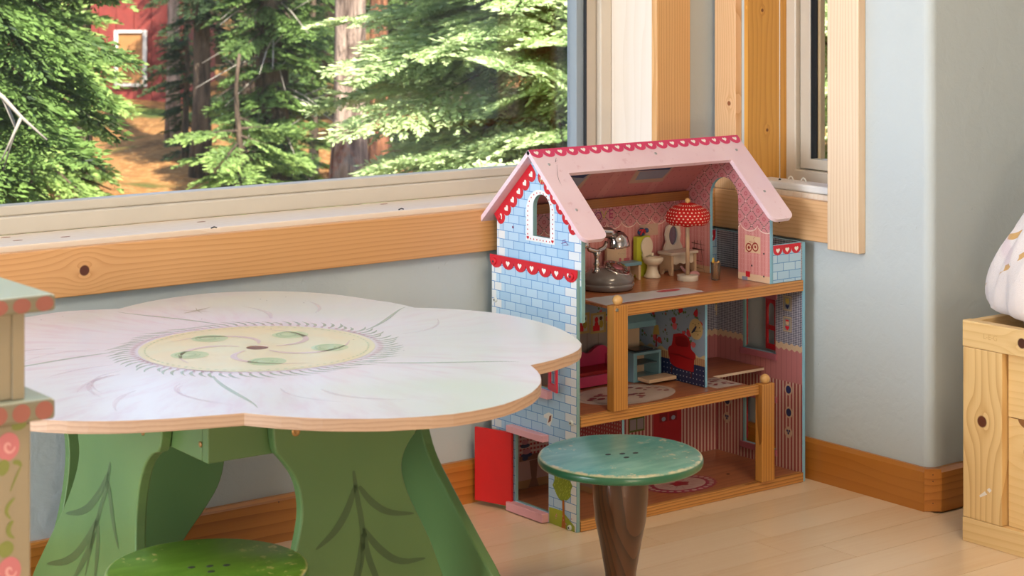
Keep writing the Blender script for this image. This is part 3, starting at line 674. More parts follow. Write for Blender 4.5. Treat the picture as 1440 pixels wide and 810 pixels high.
def toppaper(name, ax, off=0.):
    g = G(name, .35); a = getattr(g, ax); z = g.z
    p = .036; U = g.M('DIVIDE', g.M('ADD', a, g.M('MULTIPLY', z, 1.1)), p); V_ = g.M('DIVIDE', g.M('SUBTRACT', a, g.M('MULTIPLY', z, 1.1)), p)
    fu = g.M('ABSOLUTE', g.M('SUBTRACT', g.M('FRACT', g.M('ADD', U, 50.)), .5)); fv = g.M('ABSOLUTE', g.M('SUBTRACT', g.M('FRACT', g.M('ADD', V_, 50.)), .5))
    ln = g.M('MULTIPLY', g.M('MAXIMUM', g.M('GREATER_THAN', fu, .455), g.M('GREATER_THAN', fv, .455)), step(g, g.frac(z, .004), .65))
    rr = g.M('SQRT', g.M('ADD', g.M('MULTIPLY', fu, fu), g.M('MULTIPLY', fv, fv)))
    ring = g.M('MULTIPLY', g.M('GREATER_THAN', rr, .10), step(g, rr, .19))
    dot = g.M('GREATER_THAN', g.M('MINIMUM', fu, fv), .44)
    lat = g.mix(g.M('MULTIPLY', ring, .7), lin('#cf8a8e'), lin('#b33f50')); lat = g.mix(g.M('MULTIPLY', ln, .95), lat, lin('#5c5648')); lat = g.mix(dot, lat, lin('#ecc4c2'))
    s = .042 if ax == 'x' else .050; q = g.M('MULTIPLY', g.M('SUBTRACT', g.frac(a, s, off), .5), 2.0)
    arc = g.M('MULTIPLY', g.M('SQRT', g.M('SUBTRACT', 1.02, g.M('MULTIPLY', q, q))), .016); zb = g.M('SUBTRACT', .544, arc)
    f2 = g.frac(a, .0205); base = g.mix(g.M('MULTIPLY', step(g, g.M('ABSOLUTE', g.M('SUBTRACT', f2, .5)), .17), .5), lin('#cf8483'), lin('#dea9a2'))
    lnb = g.M('MULTIPLY', g.M('GREATER_THAN', g.M('ABSOLUTE', g.M('SUBTRACT', f2, .5)), .46), .5); base = g.mix(lnb, base, lin('#e3bcae'))
    dd = g.M('MULTIPLY', step(g, g.M('ABSOLUTE', g.M('SUBTRACT', g.frac(a, .0068), .5)), .12), step(g, g.M('ABSOLUTE', g.M('SUBTRACT', g.frac(z, .011), .5)), .08)); base = g.mix(g.M('MULTIPLY', dd, .3), base, lin('#efc9c0'))
    c = g.mix(g.M('GREATER_THAN', z, zb), base, lat)
    c = g.mix(step(g, g.M('ABSOLUTE', g.M('SUBTRACT', z, zb)), .0011), c, lin('#edd0c4'))
    c = g.mix(step(g, z, .4385), c, lin('#d9b797')); g.col(c); return g.m
M['top_x'] = toppaper('pink_lattice_paper_back', 'x'); M['top_y'] = toppaper('pink_lattice_paper_side', 'y', .25)
def floral(name, ax, side):
    g = G(name, .35); a = getattr(g, ax); cv = g.t.nodes.new('ShaderNodeCombineXYZ'); g.lk(a, cv.inputs[0]); g.lk(g.z, cv.inputs[1])
    v1 = g.vor(38, cv.outputs[0]); v2 = g.vor(120, cv.outputs[0]); rc = g.vor(38, cv.outputs[0], 'Color')
    c = g.mix(g.M('MULTIPLY', step(g, v1, .47), step(g, v2, .36)), lin('#8b9cb2'), lin('#4f6b3c'))
    rose = g.mix(g.ss(rc, .3, .7), lin('#b81e2a'), lin('#d06a74')); c = g.mix(step(g, g.M('ADD', v1, g.M('MULTIPLY', v2, .12)), .33), c, rose)
    if side:
        navy = g.mix(g.M('MULTIPLY', step(g, g.M('ABSOLUTE', g.M('SUBTRACT', g.frac(a, .010), .5)), .1), step(g, g.M('ABSOLUTE', g.M('SUBTRACT', g.frac(g.z, .010), .5)), .1)), lin('#1f2c54'), lin('#c9cfd8'))
        wv = g.M('ADD', .284, g.M('MULTIPLY', g.M('SINE', g.M('MULTIPLY', a, 190)), .003))
        bk = g.mix(g.frac(a, .006), lin('#8c3a3a'), lin('#c8b07c')); c = g.mix(step(g, g.z, wv), c, lin('#c9b58c')); c = g.mix(step(g, g.z, .279), c, bk); c = g.mix(step(g, g.z, .264), c, navy)
    else:
        lowc = g.mix(step(g, g.frac(a, .03), .06), lin('#9a8b84'), lin('#7c6c68')); c = g.mix(step(g, g.z, .335), c, lowc)
        c = g.mix(step(g, g.M('ABSOLUTE', g.M('SUBTRACT', g.z, .333)), .0012), c, lin('#bcae9c'))
    g.col(c); return g.m
M['floral_x'] = floral('rose_print_back', 'x', False); M['floral_y'] = floral('rose_print_divider', 'y', True)
g = G('kitchen_print', .35); q = g.mix(step(g, g.frac(g.x, .009), .5), lin('#b98d88'), lin('#a5303a')); q2 = g.mix(step(g, g.frac(g.z, .009), .5), q, lin('#c9a49c'))
dm = g.M('MAXIMUM', g.M('GREATER_THAN', g.M('ABSOLUTE', g.M('SUBTRACT', g.frac(g.M('ADD', g.x, g.z), .02), .5)), .45), g.M('GREATER_THAN', g.M('ABSOLUTE', g.M('SUBTRACT', g.frac(g.M('SUBTRACT', g.x, g.z), .02), .5)), .45))
c = g.mix(dm, lin('#94868a'), lin('#c2b4b0')); c = g.mix(step(g, g.z, .128), c, q2); c = g.mix(step(g, g.z, .085), c, lin('#b58d84')); c = g.mix(step(g, g.z, .034), c, lin('#a37850')); g.col(c); M['kitchen'] = g.m

PG = lambda x: ((x, YB, 0), (0,-1,0), (0,0,1))          # planes facing -x; u = YB - y
PB = lambda y: ((0, y, 0), (1,0,0), (0,0,1))            # planes facing -y; u = x
PF = lambda z: ((0, 0, z), (1,0,0), (0,1,0))            # planes facing up
def rect(a0, a1, b0, b1): return [(a0,b0),(a1,b0),(a1,b1),(a0,b1)]
def sheet(name, outer, holes, plane, mat, parent, off=.0003): return build(name, MB().plate(outer, holes, *plane, None, off), mat, parent)
def pr(name, polys, plane, mat, parent, off=.0005): return strokes(name, polys, *plane, mat, parent, off)
def arch(c, hw, z0, z1, n=12): return [(c-hw, z0), (c+hw, z0)] + [(c+hw*math.cos(a), z1-hw+hw*math.sin(a)) for a in [PI*i/n for i in range(n+1)]]
def heart(cx_, cy_, s):
    P = []
    for i in range(20):
        t = 2*PI*i/20; P.append((cx_+s*16*math.sin(t)**3/17, cy_+s*(13*math.cos(t)-5*math.cos(2*t)-2*math.cos(3*t)-math.cos(4*t))/17))
    return P
def scallops(a0, a1, top, h, n, arcn=8):
    w = (a1-a0)/n; P = [(a0, top)]
    for i in range(n):
        for k in range(arcn+1):
            t = PI*k/arcn; P.append((a0+(i+.5)*w-w/2*math.cos(t), top-(h-w*.42)-w*.42*math.sin(t)))
    P.append((a1, top)); return P
# ---- left side
LP = build('left_panel', MB().plate(rect(0,.271,0,.4995), [rect(YB-3.085,YB-2.978,.02,.157), rect(YB-3.06,YB-2.972,.26,.345)], (XL+.008,YB,0), (0,-1,0), (0,0,1), 0, .008), M['teal'], house, bevel=.0008)
sheet('brick_print', rect(.0008,.2702,.0008,.499), [rect(YB-3.085,YB-2.978,.02,.157), rect(YB-3.06,YB-2.972,.26,.345)], PG(XL), M['brick_y'], LP)
GR = lambda y: .7125-.93*abs(y-3.027)
gab = [(.006,.40),(.275,.40),(.275,GR(2.888)),(YB-3.027,.7125),(.006,GR(3.157))]
ARC = arch(YB-3.011, .027, .551, .635)
GP = build('gable_panel', MB().plate(gab, [ARC], (XL+.018,YB,0), (0,-1,0), (0,0,1), 0, .0095), M['teal'], house, bevel=.0006)
g2 = [(.007,.47),(.2742,.47),(.2742,GR(2.889)-.001),(YB-3.027,.7115),(.007,GR(3.156)-.001)]
sheet('brick_print', g2, [ARC], PG(XL+.0085), M['brick_y'], GP)
sheet('window_border', arch(YB-3.015, .0455, .540, .6435), [ARC], PG(XL+.0085), flat('print_white', '#e9ecec', .35), GP, .0007)
ring = []
for i in range(13): a = PI*i/12; ring.append((YB-3.015+.0395*math.cos(a), .598+.0395*math.sin(a)))
ring += [(YB-3.015-.0395, .598-.009*i) for i in range(1,6)] + [(YB-3.015+.0395, .598-.009*i) for i in range(1,6)] + [(YB-3.015-.03+.01*i, .5445) for i in range(7)]
pr('red_dots', [circ(.0016, p, 8) for p in ring] + [heart(YB-3.015-.039, .546, .0042), heart(YB-3.015+.039, .546, .0042)], PG(XL+.0085), M['redp'], GP, .001)
# bargeboard scallops under both roof slopes
def slope_scallops(side):
    o = (XL+.0085, 3.027, .7115); c_, s_ = .7323, .681
    if side < 0:      # rear slope (u runs down to the rear, seen on the left)
        u, v = (0, -c_, s_), (0, s_, c_)      # v points outwards-up
        a0, a1 = -.190, -.026
    else:
        u, v = (0, -c_, -s_), (0, -s_, c_); a0, a1 = .030, .186
    return (o, u, v), a0, a1
for sd in (-1, 1):
    pln, a0, a1 = slope_scallops(sd)
    n_ = MB(); P_ = scallops(a0, a1, 0.0, .033, 6)
    vv = Vector(pln[1]).cross(Vector(pln[2])); off = .0009 if vv.x < 0 else -.0009
    n_.plate(P_, [], *pln, None, off); build('scallop_trim', n_, M['redp'], GP)
    w = (a1-a0)/6; n_ = MB()
    for i in range(6):
        hx = a0+(i+.5)*w; n_.plate([(hx+(x), y) for x, y in heart(0, -.0185, .0072)], [], *pln, None, off*1.4)
    build('heart_print', n_, M['heart'], GP)
build('bolt', MB().tube([(XL+.008, 3.147, .577), (XL+.003, 3.147, .577)], [.006, .0045], 14), M['redp'], GP)
# the red band (a proud strip with scallops)
bd = build('scallop_band', MB().plate(scallops(-.003, .2735, .5015, .0255, 7), [], *PG(XL+.0005), 0, .003), M['redp'], LP)
pr('heart_print', [heart(.018+.0388*i+.0, .4885, .0068) for i in range(1,7)], PG(XL-.0025), M['heart'], LP, .0004)
for y in (3.151, 2.905):
    build('bolt', MB().tube([(XL-.002, y, .488), (XL-.0062, y, .488)], [.0075, .0058], 16), M['redp'], LP)
    build('bolt_socket', MB().tube([(XL-.0062, y, .488), (XL-.0065, y, .488)], [.0025, .0025], 6), M['dark'], LP)
for (u, v) in [(697.3, 421.5), (804.3, 595), (802, 742)]:
    q = atX(u, v, XL); build('bolt', MB().tube([(XL, q.y, q.z), (XL-.0045, q.y, q.z)], [.0055, .0042], 16), flat('bolt_white', '#cfd3cf', .4), LP)
    build('bolt_socket', MB().tube([(XL-.0045, q.y, q.z), (XL-.0048, q.y, q.z)], [.002, .002], 6), M['dark'], LP)
def gx(u, v, x=XL): q = atX(u, v, x); return (YB-q.y, q.z)
pr('sticker', [circ(.0028, gx(717, 320), 10)], PG(XL+.0085), flat('sticker_plum', '#7e3560', .4), GP, .001)
pr('scribble', [blob([gx(*p) for p in P_], .0022) for P_ in ([(785,343),(791,341),(795,345),(787,346)], [(786,339),(791,338),(790,343)])], PG(XL+.0085), flat('scribble_purple', '#7b4a8c', .4), GP, .001)
pr('scribble', [blob([gx(*p) for p in P_], .002) for P_ in ([(754,249),(756,256),(754,262)], [(757,254),(762,257),(760,251)], [(758,262),(760,250)])], PG(XL+.0085), flat('scribble_lime', '#b9d07a', .4), GP, .001)
pr('paint_loss', [[gx(*p) for p in ((765,583),(772,580),(778,583),(777,590),(774,600),(769,597),(770,589),(765,587))]], PG(XL), flat('bare_board_white', '#e7e7e4', .7), LP, .0006)
pr('bare_board', [[gx(*p) for p in ((773,585),(776,584),(775,592),(771,595))]], PG(XL), flat('bare_board_brown', '#8c5a48', .8), LP, .0008)
# printed tree and grass by the door
pr('grass_print', [[gx(*p) for p in ((772.5,713),(780,715),(790,718),(797,726),(804,735),(808.5,741),(808.5,749),(772.5,735))], [(.001,.001),(.072,.001),(.072,.012),(.06,.018),(.04,.012),(.02,.014),(.001,.007)]], PG(XL), flat('print_grass', '#9aa62e', .4, .2), LP, .0006)
pr('tree_trunk_print', [[gx(*p) for p in ((791,703),(794,703),(794.5,725),(796,744),(790,742),(791.5,724))]], PG(XL), flat('print_trunk', '#b5651f', .4), LP, .0009)
cxy = gx(791.5, 683)
pr('tree_crown_print', [[(cxy[0]+(.0285*math.cos(a)+.003*math.sin(7*a))*1.0, cxy[1]+.028*math.sin(a)+.002*math.cos(9*a)) for a in [2*PI*i/48 for i in range(48)]]], PG(XL), flat('print_leaf_green', '#86992a', .4, .15), LP, .0009)
rg = random.Random(6)
pr('leaf_print', [blob([(cxy[0]+r*math.cos(a)-.0012, cxy[1]+r*math.sin(a)-.002), (cxy[0]+r*math.cos(a)+.0012, cxy[1]+r*math.sin(a)+.002)], .0022) for r, a in [(.026*math.sqrt(rg.random()), rg.uniform(0, 2*PI)) for _ in range(70)]], PG(XL), flat('print_leaf_light', '#c3cf5a', .4), LP, .0012)
pr('flower_print', [circ(.0014, (rg.uniform(.203,.262), rg.uniform(.008,.025)), 6) for _ in range(12)], PG(XL), flat('print_flower_pink', '#d08a8a', .4), LP, .0012)
# door, its bars and the upper shutter window
dd_ = Vector((2.335-2.3625, 3.172-3.086, 0)); dn = Vector((dd_.y, -dd_.x, 0)).normalized(); mid = Vector((2.3625,3.086,0))+dd_/2
build('door', MB().obox((mid.x-.004, mid.y, .0825), (dd_, dn, up), dd_.length/2, .0035, .0735), M['red'], house, bevel=.001, label='bright red door swung wide open')
build('lintel', MB().box(XL-.017, XL-.0005, 2.977, 3.094, .158, .171), M['pinkbar'], LP, bevel=.001)
build('threshold', MB().box(XL-.017, XL-.0005, 2.977, 3.094, .002, .019), M['pinkbar'], LP, bevel=.001)
build('sill', MB().box(XL-.014, XL-.0005, 2.966, 3.062, .243, .258), M['pinkbar'], LP, bevel=.001)
def shutter(y0, y1, z0, z1, x, ang, sgn, openings, parent, mat):
    """hinged at y0; swings towards sgn*y"""
    w = abs(y1-y0); u = Vector((math.sin(ang), sgn*math.cos(ang), 0))
    s = -1 if u.cross(up).x > 0 else 1
    return build('shutter', MB().plate(rect(0, w, z0, z1), openings(w), (x, y0, 0), u, up, 0, .004*s), mat, parent, bevel=.0006)
shutter(2.970, 2.928, .262, .344, XL-.004, -.28, -1, lambda w: [rect(.009, w-.009, .276, .312), arch(w/2, w/2-.009, .32, .338)], house, flat('shutter_red', '#d0143c', .3, coat=.2))
# ---- right side
RP = build('right_panel', MB().plate(rect(0,.271,0,.503), [rect(YB-3.07,YB-2.971,.256,.372), rect(YB-3.07,YB-2.971,.052,.152)], (XR,YB,0), (0,-1,0), (0,0,1), 0, .008), M['sky'], house, bevel=.0008)
XI = XR-.008
sheet('wall_print', rect(.008,.2702,.018,.405), [rect(YB-3.07,YB-2.971,.256,.372), rect(YB-3.07,YB-2.971,.052,.152)], PG(XI), M['dado_y'], RP)
sheet('gingham_print', rect(.008,.2702,.424,.5025), [], PG(XI), gingham('navy_gingham_side', 'y'), RP)
for z0 in (.256, .052):
    z1 = z0 + (.116 if z0 > .2 else .10)
    fr = flat('window_pink', '#a8606e', .35)
    build('window_bar', MB().box(XI-.0045, XI-.0004, 2.966, 3.076, z0-.013, z0), fr, RP, bevel=.0008)
    build('window_bar', MB().box(XI-.0045, XI-.0004, 2.966, 3.076, z1, min(z1+.013, .401)), fr, RP, bevel=.0008)
    build('window_side', MB().box(XI+.0002, XI+.006, 3.066, 3.0698, z0+.001, z1-.001), M['teal'], RP)
    for y0, sg, an in ((3.0665, -1, 2.35), (2.9745, 1, .18)):
        w_ = .034 if sg < 0 else .042; shutter(y0, y0+sg*w_, z0+.004, z1-.004, XR+.003, an, sg, lambda w, a=z0, b=z1: [rect(.009, w-.007, a+.016, a+.046), arch(w/2+.001, w/2-.008, a+.056, b-.012)], RP, flat('shutter_dark_red', '#b3121f', .3))
# pictures on the gingham
def pic(u, v, w, h, pl, parent, x):
    a, z = gx(u, v, x); pr('picture_mount', [rect(a-w, a+w, z-h, z+h)], pl, flat('picture_cream', '#b9a68a', .4), parent, .0005)
    pr('picture_field', [rect(a-w*.75, a+w*.75, z-h*.8, z+h*.8)], pl, flat('picture_grey', '#8d8f8c', .4), parent, .0007); return a, z
a, z = pic(1107.5, 426.5, .0125, .016, PG(XI), RP, XI)
pr('picture_teddy', [circ(.0058, (a, z+.004), 12), circ(.002, (a-.004, z+.0095), 8), circ(.002, (a+.004, z+.0095), 8)], PG(XI), flat('picture_ochre', '#c7ae5c', .4), RP, .0009)
pr('picture_bib', [heart(a, z-.007, .006)], PG(XI), flat('picture_navy', '#20305f', .4), RP, .0009)
a, z = pic(1107.5, 456, .0125, .016, PG(XI), RP, XI)
pr('picture_doll', [circ(.005, (a, z+.003), 12)], PG(XI), flat('picture_skin', '#d8b08e', .4), RP, .0009)
pr('picture_bow', [heart(a, z-.0075, .0065), rect(a-.005, a+.005, z+.006, z+.0095)], PG(XI), M['redp'], RP, .0011)
for (u, v, k) in [(1109,548,0), (1109.5,580,1), (1109,608,2), (1022.5,587,2), (1023,563,1)]:
    a, z = gx(u, v, XI); col_ = ['#c2a793', '#25305c', '#c8ab98'][k]
    pr('badge_print', [circ(.0122, (a, z), 20, .9, 1)], PG(XI), flat('badge%d' % k, '#c8a892', .4), RP, .0006)
    pr('badge_centre', [circ(.0085, (a, z), 16, .9, 1)] if k < 2 else [circ(.0028, (a+dx, z+dy), 8) for dx, dy in ((-.003,.003),(.003,.003),(0,-.002))], PG(XI), flat('badge_navy', '#2b3460', .4), RP, .0009)
for (u, v) in [(1052,496), (1081,502)]:
    a, z = gx(u, v, XI); pr('screw', [circ(.0017, (a, z), 8)], PG(XI), M['dark'], RP, .0006)
# ---- back
BP = build('back_panel', MB().box(XL+.0085, XI, 3.1525, 3.160, .0, .423), M['teal'], house)
build('back_panel', MB().box(XL+.0185, 2.8815, 3.1525, 3.157, .4235, .583), M['teal'], house)
BU = [o for o in house.children if o.name.startswith('back_panel')][1]
sheet('paper_print', rect(XL+.0185,2.8815,.424,.59), [], PB(3.1525), M['top_x'], BU)
sheet('paper_print', rect(2.742,XI,.018,.403), [], PB(3.1525), M['dado_x'], BP)
sheet('paper_print', rect(XL+.0085,2.736,.221,.403), [], PB(3.1525), M['floral_x'], BP)
sheet('paper_print', rect(XL+.0085,2.52,.018,.2), [], PB(3.1525), M['kitchen'], BP, .0004)
sheet('paper_print', rect(2.526,2.742,.018,.2), [], PB(3.1525), M['dado_x'], BP, .0004)
def bx(u, v, y=3.1525): q = atY(u, v, y); return (q.x, q.z)
# framed storybook pictures
for i, (u, v) in enumerate([(818,455), (841,454)]):
    a, z = bx(u, v); pr('picture_mount', [rect(a-.021, a+.021, z-.0215, z+.0215)], PB(3.1525), flat('picture_ochre_frame', '#b79a62', .4), BP, .0006)
    pr('picture_field', [rect(a-.0145, a+.0145, z-.0165, z+.0165)], PB(3.1525), flat('picture_pale', '#b4b0a2', .4), BP, .0008)
    pr('picture_red', [circ(.006, (a-.005, z+.007), 10, .8, 1), rect(a-.0145, a+.004, z-.0165, z-.005), circ(.0062, (a-.005, z-.004), 10, .9, 1.3)], PB(3.1525), M['redp'], BP, .001)
    pr('picture_yellow', [circ(.006, (a+.008, z-.003), 10, .9, 1.4)], PB(3.1525), flat('picture_mustard', '#a8923c', .4), BP, .0011)
    pr('picture_dark', [circ(.0042, (a+.007, z+.009), 10)], PB(3.1525), flat('picture_brown', '#4c3024', .4), BP, .0012)
# kitchen print: table with cakes
def at_b(pts): return [bx(*p) for p in pts]
pr('cake_table_print', [at_b([(730,642),(776,632),(776,640),(730,650)]), at_b([(744,648),(756,645),(754,672),(760,690),(740,694),(747,672)])], PB(3.1525), flat('print_brown', '#7a5040', .4), BP, .001)
pr('cake_plate_print', [circ(.0125, bx(738, 627), 14, 1, .35), circ(.0150, bx(740, 640), 14, 1, .3), circ(.008, bx(738, 645), 12, 1, .5)], PB(3.1525), flat('print_navy', '#2b3354', .4), BP, .0012)
pr('cake_print', [circ(.0085, bx(738, 622), 14, 1, .6), circ(.011, bx(740, 635), 14, 1, .5)], PB(3.1525), flat('print_cake', '#b0717a', .4), BP, .0014)
# red dresser and green window print of the lower right room
pr('dresser_print', [rect(*[bx(919,0)[0], bx(958,0)[0]], .03, .190)], PB(3.1525), flat('print_dresser_red', '#a3232b', .4), BP, .0008)
xa, xb = bx(926,0)[0], bx(953,0)[0]
pr('dresser_shelf_print', [rect(xa+(xb-xa)*i/2+.002, xa+(xb-xa)*(i+1)/2-.003, z, z+.018) for i in range(2) for z in (.10,.124,.148,.170)], PB(3.1525), flat('print_dresser_dark', '#7a1820', .4), BP, .001)
pr('dresser_crockery_print', [circ(.006, (xa+(xb-xa)*(i+.5)/2, z), 10, 1, .8) for i in range(2) for z in (.106,.130,.154,.176)], PB(3.1525), flat('print_grey_blue', '#8f97a8', .4), BP, .0012)
wa_, wb_ = bx(884,0)[0], bx(906,0)[0]
pr('window_print', [rect(wa_, wb_, .09, .175)], PB(3.1525), flat('print_olive', '#55602c', .4), BP, .0008)
pr('window_pane_print', [rect(wa_+.003+(wb_-wa_-.003)*i/2, wa_+(wb_-wa_-.003)*(i+1)/2, z, z+.023) for i in range(2) for z in (.094,.121,.148)], PB(3.1525), flat('print_pane', '#8f8488', .4), BP, .001)
pr('books_print', [[bx(u-1.5+i, v-8), bx(u+1.5+i, v-8), bx(u+1.5, v+6), bx(u-1.5, v+6)] for i, (u, v) in enumerate([(819,706),(823,705),(827,704)])], PB(3.1525), flat('print_book', '#7c6f86', .4), BP, .001)
pr('pendant_print', [circ(.006, bx(1007.5,433), 14, 1, 1.3), circ(.004, bx(1007.5,441), 10)], PB(3.1525), flat('picture_cream2', '#b9a68a', .4), BP, .0008)
pr('pendant_cap_print', [circ(.006, bx(1007.5,426), 14, 1, .5)], PB(3.1525), flat('print_olive2', '#6a7a3c', .4), BP, .001)
# letters
for ch, u, v, hx in (('O', 841, 305, '#8c3a74'), ('V', 849, 303, '#c2a258'), ('E', 859, 301.5, '#a8325f')):
    a, z = bx(u, v); textmesh(ch, .027, (a, 3.1518, z), (1,0,0), (0,0,1), 0, flat('letter_'+ch.lower(), hx, .4), BU, 'letter_print')
pr('picture_mount', [rect(bx(899,0)[0], bx(925,0)[0], .505, .530)], PB(3.1525), flat('picture_cream3', '#c9a994', .4), BU, .0006)
pr('hanging_cord_print', [blob([bx(903,326), bx(911,318)], .0008), blob([bx(911,318), bx(919,325)], .0008)], PB(3.1525), flat('print_cord', '#6d5250', .4), BU, .0006)
# ---- beam under the rear roof
build('beam', MB().box(XL+.019, 2.881, 3.138, 3.152, .576, .5955), M['beam'], house, bevel=.001)
# ---- floors, rails, posts
def slabp(name, pts, z0, z1): return build(name, MB().plate(pts, [], (0,0,0), (1,0,0), (0,1,0), z0, z1), M['hfloor'], house)
F0 = slabp('floor_board', rect(XL+.0085, XI-.0005, 2.901, 3.1515), .004, .018)
F1 = slabp('floor_board', [(XL+.0085,2.901),(2.826,2.901),(2.826,3.006),(XI-.0008,3.006),(XI-.0008,3.1515),(XL+.0085,3.1515)], .2165, .2215)
F2 = slabp('floor_board', [(2.4475,2.901),(XI-.0008,2.901),(XI-.0008,3.1515),(XL+.0195,3.1515),(XL+.0195,3.0),(2.4475,3.0)], .4185, .4235)
build('slab_edge', MB().box(2.8265, XI-.002, 3.004, 3.0058, .2165, .2216), flat('slab_edge_cream', '#d8c3ac', .5), F1)
build('front_rail', MB().box(XL+.0085, XI-.0005, 2.889, 2.9008, .0005, .0205), M['pine_rail'], house, bevel=.001)
build('front_rail', MB().box(XL+.0085, 2.8465, 2.889, 2.9008, .2, .2205), M['pine_rail'], house, bevel=.001)
build('front_rail', MB().box(2.4845, XI-.0005, 2.889, 2.9008, .401, .4235), M['pine_rail'], house, bevel=.001)
for x0, z0, z1 in ((2.4475, .2212, .4255), (2.847, .0212, .2222)):
    p = build('post', MB().box(x0, x0+.0365, 2.880, 2.9005, z0, z1), M['pine_post'], house, bevel=.0015)
    build('ball', MB().ball((x0+.018, 2.890, z1+.0085), .0102, 20), M['ballwood'], p)
q = Vector((2.4555, 2.8800, .4175)); screw(q, (0,-1,0), [o for o in house.children if o.name.startswith('post')][0], .003, flat('screw_steel', '#8c8c84', .3, metal=.8))
# divider walls
DV = build('divider', MB().box(2.736, 2.742, 2.932, 3.1515, .222, .403), M['sky'], house, bevel=.0005)
sheet('paper_print', rect(.0115, .2305, .2223, .4025), [], PG(2.736), M['floral_y'], DV)
DX = 2.736
def dx(u, v): return gx(u, v, DX)
def dpoly(pts): return [dx(*p) for p in pts]
pr('armchair_print', [smooth2(dpoly([(947,470),(958,468),(968,473),(972,484),(972,492),(978,497),(979,503),(976,508),(976,522),(975,524),(943,514),(941,498),(939,491),(942,486),(945,486),(947,470)]), 2)], PG(DX), flat('print_armchair_red', '#a3141b', .4), DV, .0006)
pr('armchair_shade_print', [smooth2(dpoly([(950,474),(959,472),(967,476),(970,488),(962,488),(950,486),(950,474)]), 2), blob(dpoly([(943,497),(955,499),(968,504),(976,506)]), .004)], PG(DX), flat('print_armchair_dark', '#7c0d14', .4), DV, .0008)
pr('armchair_leg_print', [dpoly([(944,514),(946,515),(945,524),(944,524)]), dpoly([(971,522),(973,523),(973,532),(972,532)])], PG(DX), flat('print_leg', '#5a2018', .4), DV, .0008)
pr('clock_print', [[(dx(979,463)[0]+.0205*math.cos(t)*1.0, dx(979,463)[1]+.0215*math.sin(t)) for t in [2*PI*i/28 for i in range(28)]]], PG(DX), flat('print_clock_cream', '#c7ad7a', .4), DV, .0006)
pr('bird_print', [blob(dpoly([(973,468),(976,465),(979,460),(980,459)]), .006)], PG(DX), flat('print_bird_navy', '#232c4a', .4), DV, .0009)
pr('bird_twig_print', [blob(dpoly([(974,466),(979,466),(985,466)]), .0016)] + [circ(.0014, dx(u, v), 6) for u, v in [(975,455),(978,457),(984,461),(982,471),(985,466),(983,455)]], PG(DX), flat('print_twig', '#4a4a2c', .4), DV, .0009)
pr('lamp_shade_print', [dpoly([(921,457),(926,457),(928,471),(918,470)])], PG(DX), flat('print_lampshade', '#b59a50', .4), DV, .0006)
pr('lamp_pole_print', [dpoly([(922.5,470),(924,470),(924.5,488),(922,487)])], PG(DX), flat('print_lamp_red', '#8c2430', .4), DV, .0006)
LD = build('divider', MB().box(2.520, 2.526, 2.94, 3.1515, .0185, .203), M['sky'], house, bevel=.0005)
g = G('red_gingham_side', .35); q = g.mix(step(g, g.frac(g.y, .008), .5), lin('#c09a94'), lin('#9c3038')); q = g.mix(step(g, g.frac(g.z, .008), .5), q, lin('#a8474c')); c = g.mix(step(g, g.z, .10), q, lin('#8c6a58')); g.col(g.mix(step(g, g.z, .03), c, lin('#94683f')))
sheet('paper_print', rect(.0115, .2225, .0188, .2025), [], PG(2.520), g.m, LD)
# rugs printed on the boards
def ell(cx_, cy_, rx, ry, n=40, wob=0, k=0): return [(cx_+rx*(1+wob*math.cos(k*t))*math.cos(t), cy_+ry*(1+wob*math.cos(k*t))*math.sin(t)) for t in [2*PI*i/n for i in range(n)]]
pr('rug_print', [ell(2.565, 2.985, .118, .078, 48)], PF(.2215), flat('rug_cream', '#c3aca0', .4), F1, .0003)
pr('rug_print', [ell(2.80, 2.945, .055, .042, 40)], PF(.2215), flat('rug_grey', '#a08f92', .2), F1, .0003) if False else pr('rug_print', [rect(2.75, 2.822, 2.912, 2.995)], PF(.2215), flat('rug_cream_side', '#c0aca4', .4), F1, .0003)
pr('rug_line_print', [blob([(2.565+.105*math.cos(t), 2.985+.068*math.sin(t)) for t in [a0+.1*i for i in range(12)]], .0018) for a0 in (-.4, 2.2, 3.5)], PF(.2215), flat('rug_navy', '#4a4c66', .3), F1, .0005)
rg = random.Random(12)
pr('rug_rose_print', [circ(rg.uniform(.004,.007), (2.565+.1*r*math.cos(t), 2.985+.065*r*math.sin(t)), 7, 1.4, .9) for r, t in [(math.sqrt(rg.random()), rg.uniform(0, 6.28)) for _ in range(34)]] + [circ(rg.uniform(.003,.005), (rg.uniform(2.757,2.815), rg.uniform(2.918,2.988)), 7, 1.4, .9) for _ in range(14)], PF(.2215), flat('rug_rose', '#8c3038', .3), F1, .0006)
pr('rug_print', [ell(2.715, 2.985, .085, .062, 84, .03, 28)], PF(.018), flat('rug_magenta', '#a02f4c', .3), F0, .0003)
pr('rug_ring_print', [ell(2.715+.074*math.cos(t), 2.985+.053*math.sin(t), .006, .005, 10) for t in [2*PI*i/26 for i in range(26)]] + [ell(2.715, 2.985, .06, .043)], PF(.018), flat('rug_pinkcream', '#c3a09a', .3), F0, .0005)
pr('rug_centre_print', [ell(2.715, 2.985, .022, .015, 20, .2, 5)] + [blob([(2.715+.028*math.cos(t), 2.985+.02*math.sin(t)), (2.715+.055*math.cos(t), 2.985+.039*math.sin(t))], .003) for t in [2*PI*i/16 for i in range(16)]], PF(.018), flat('rug_red', '#9c2838', .3), F0, .0007)
pr('floor_hole', [circ(.004, tuple(atZ(1024,667,.018))[:2], 12)], PF(.018), M['dark'], F0, .0006)
fr_ = [(2.450+.0187*i, 2.905+.004*(i%2)) for i in range(15)] + [(2.712+.004*(i%2), 2.913+.009*i) for i in range(6)] + [(2.71-.0147*i, 2.972+.004*(i%2)+.001*i) for i in range(18)]
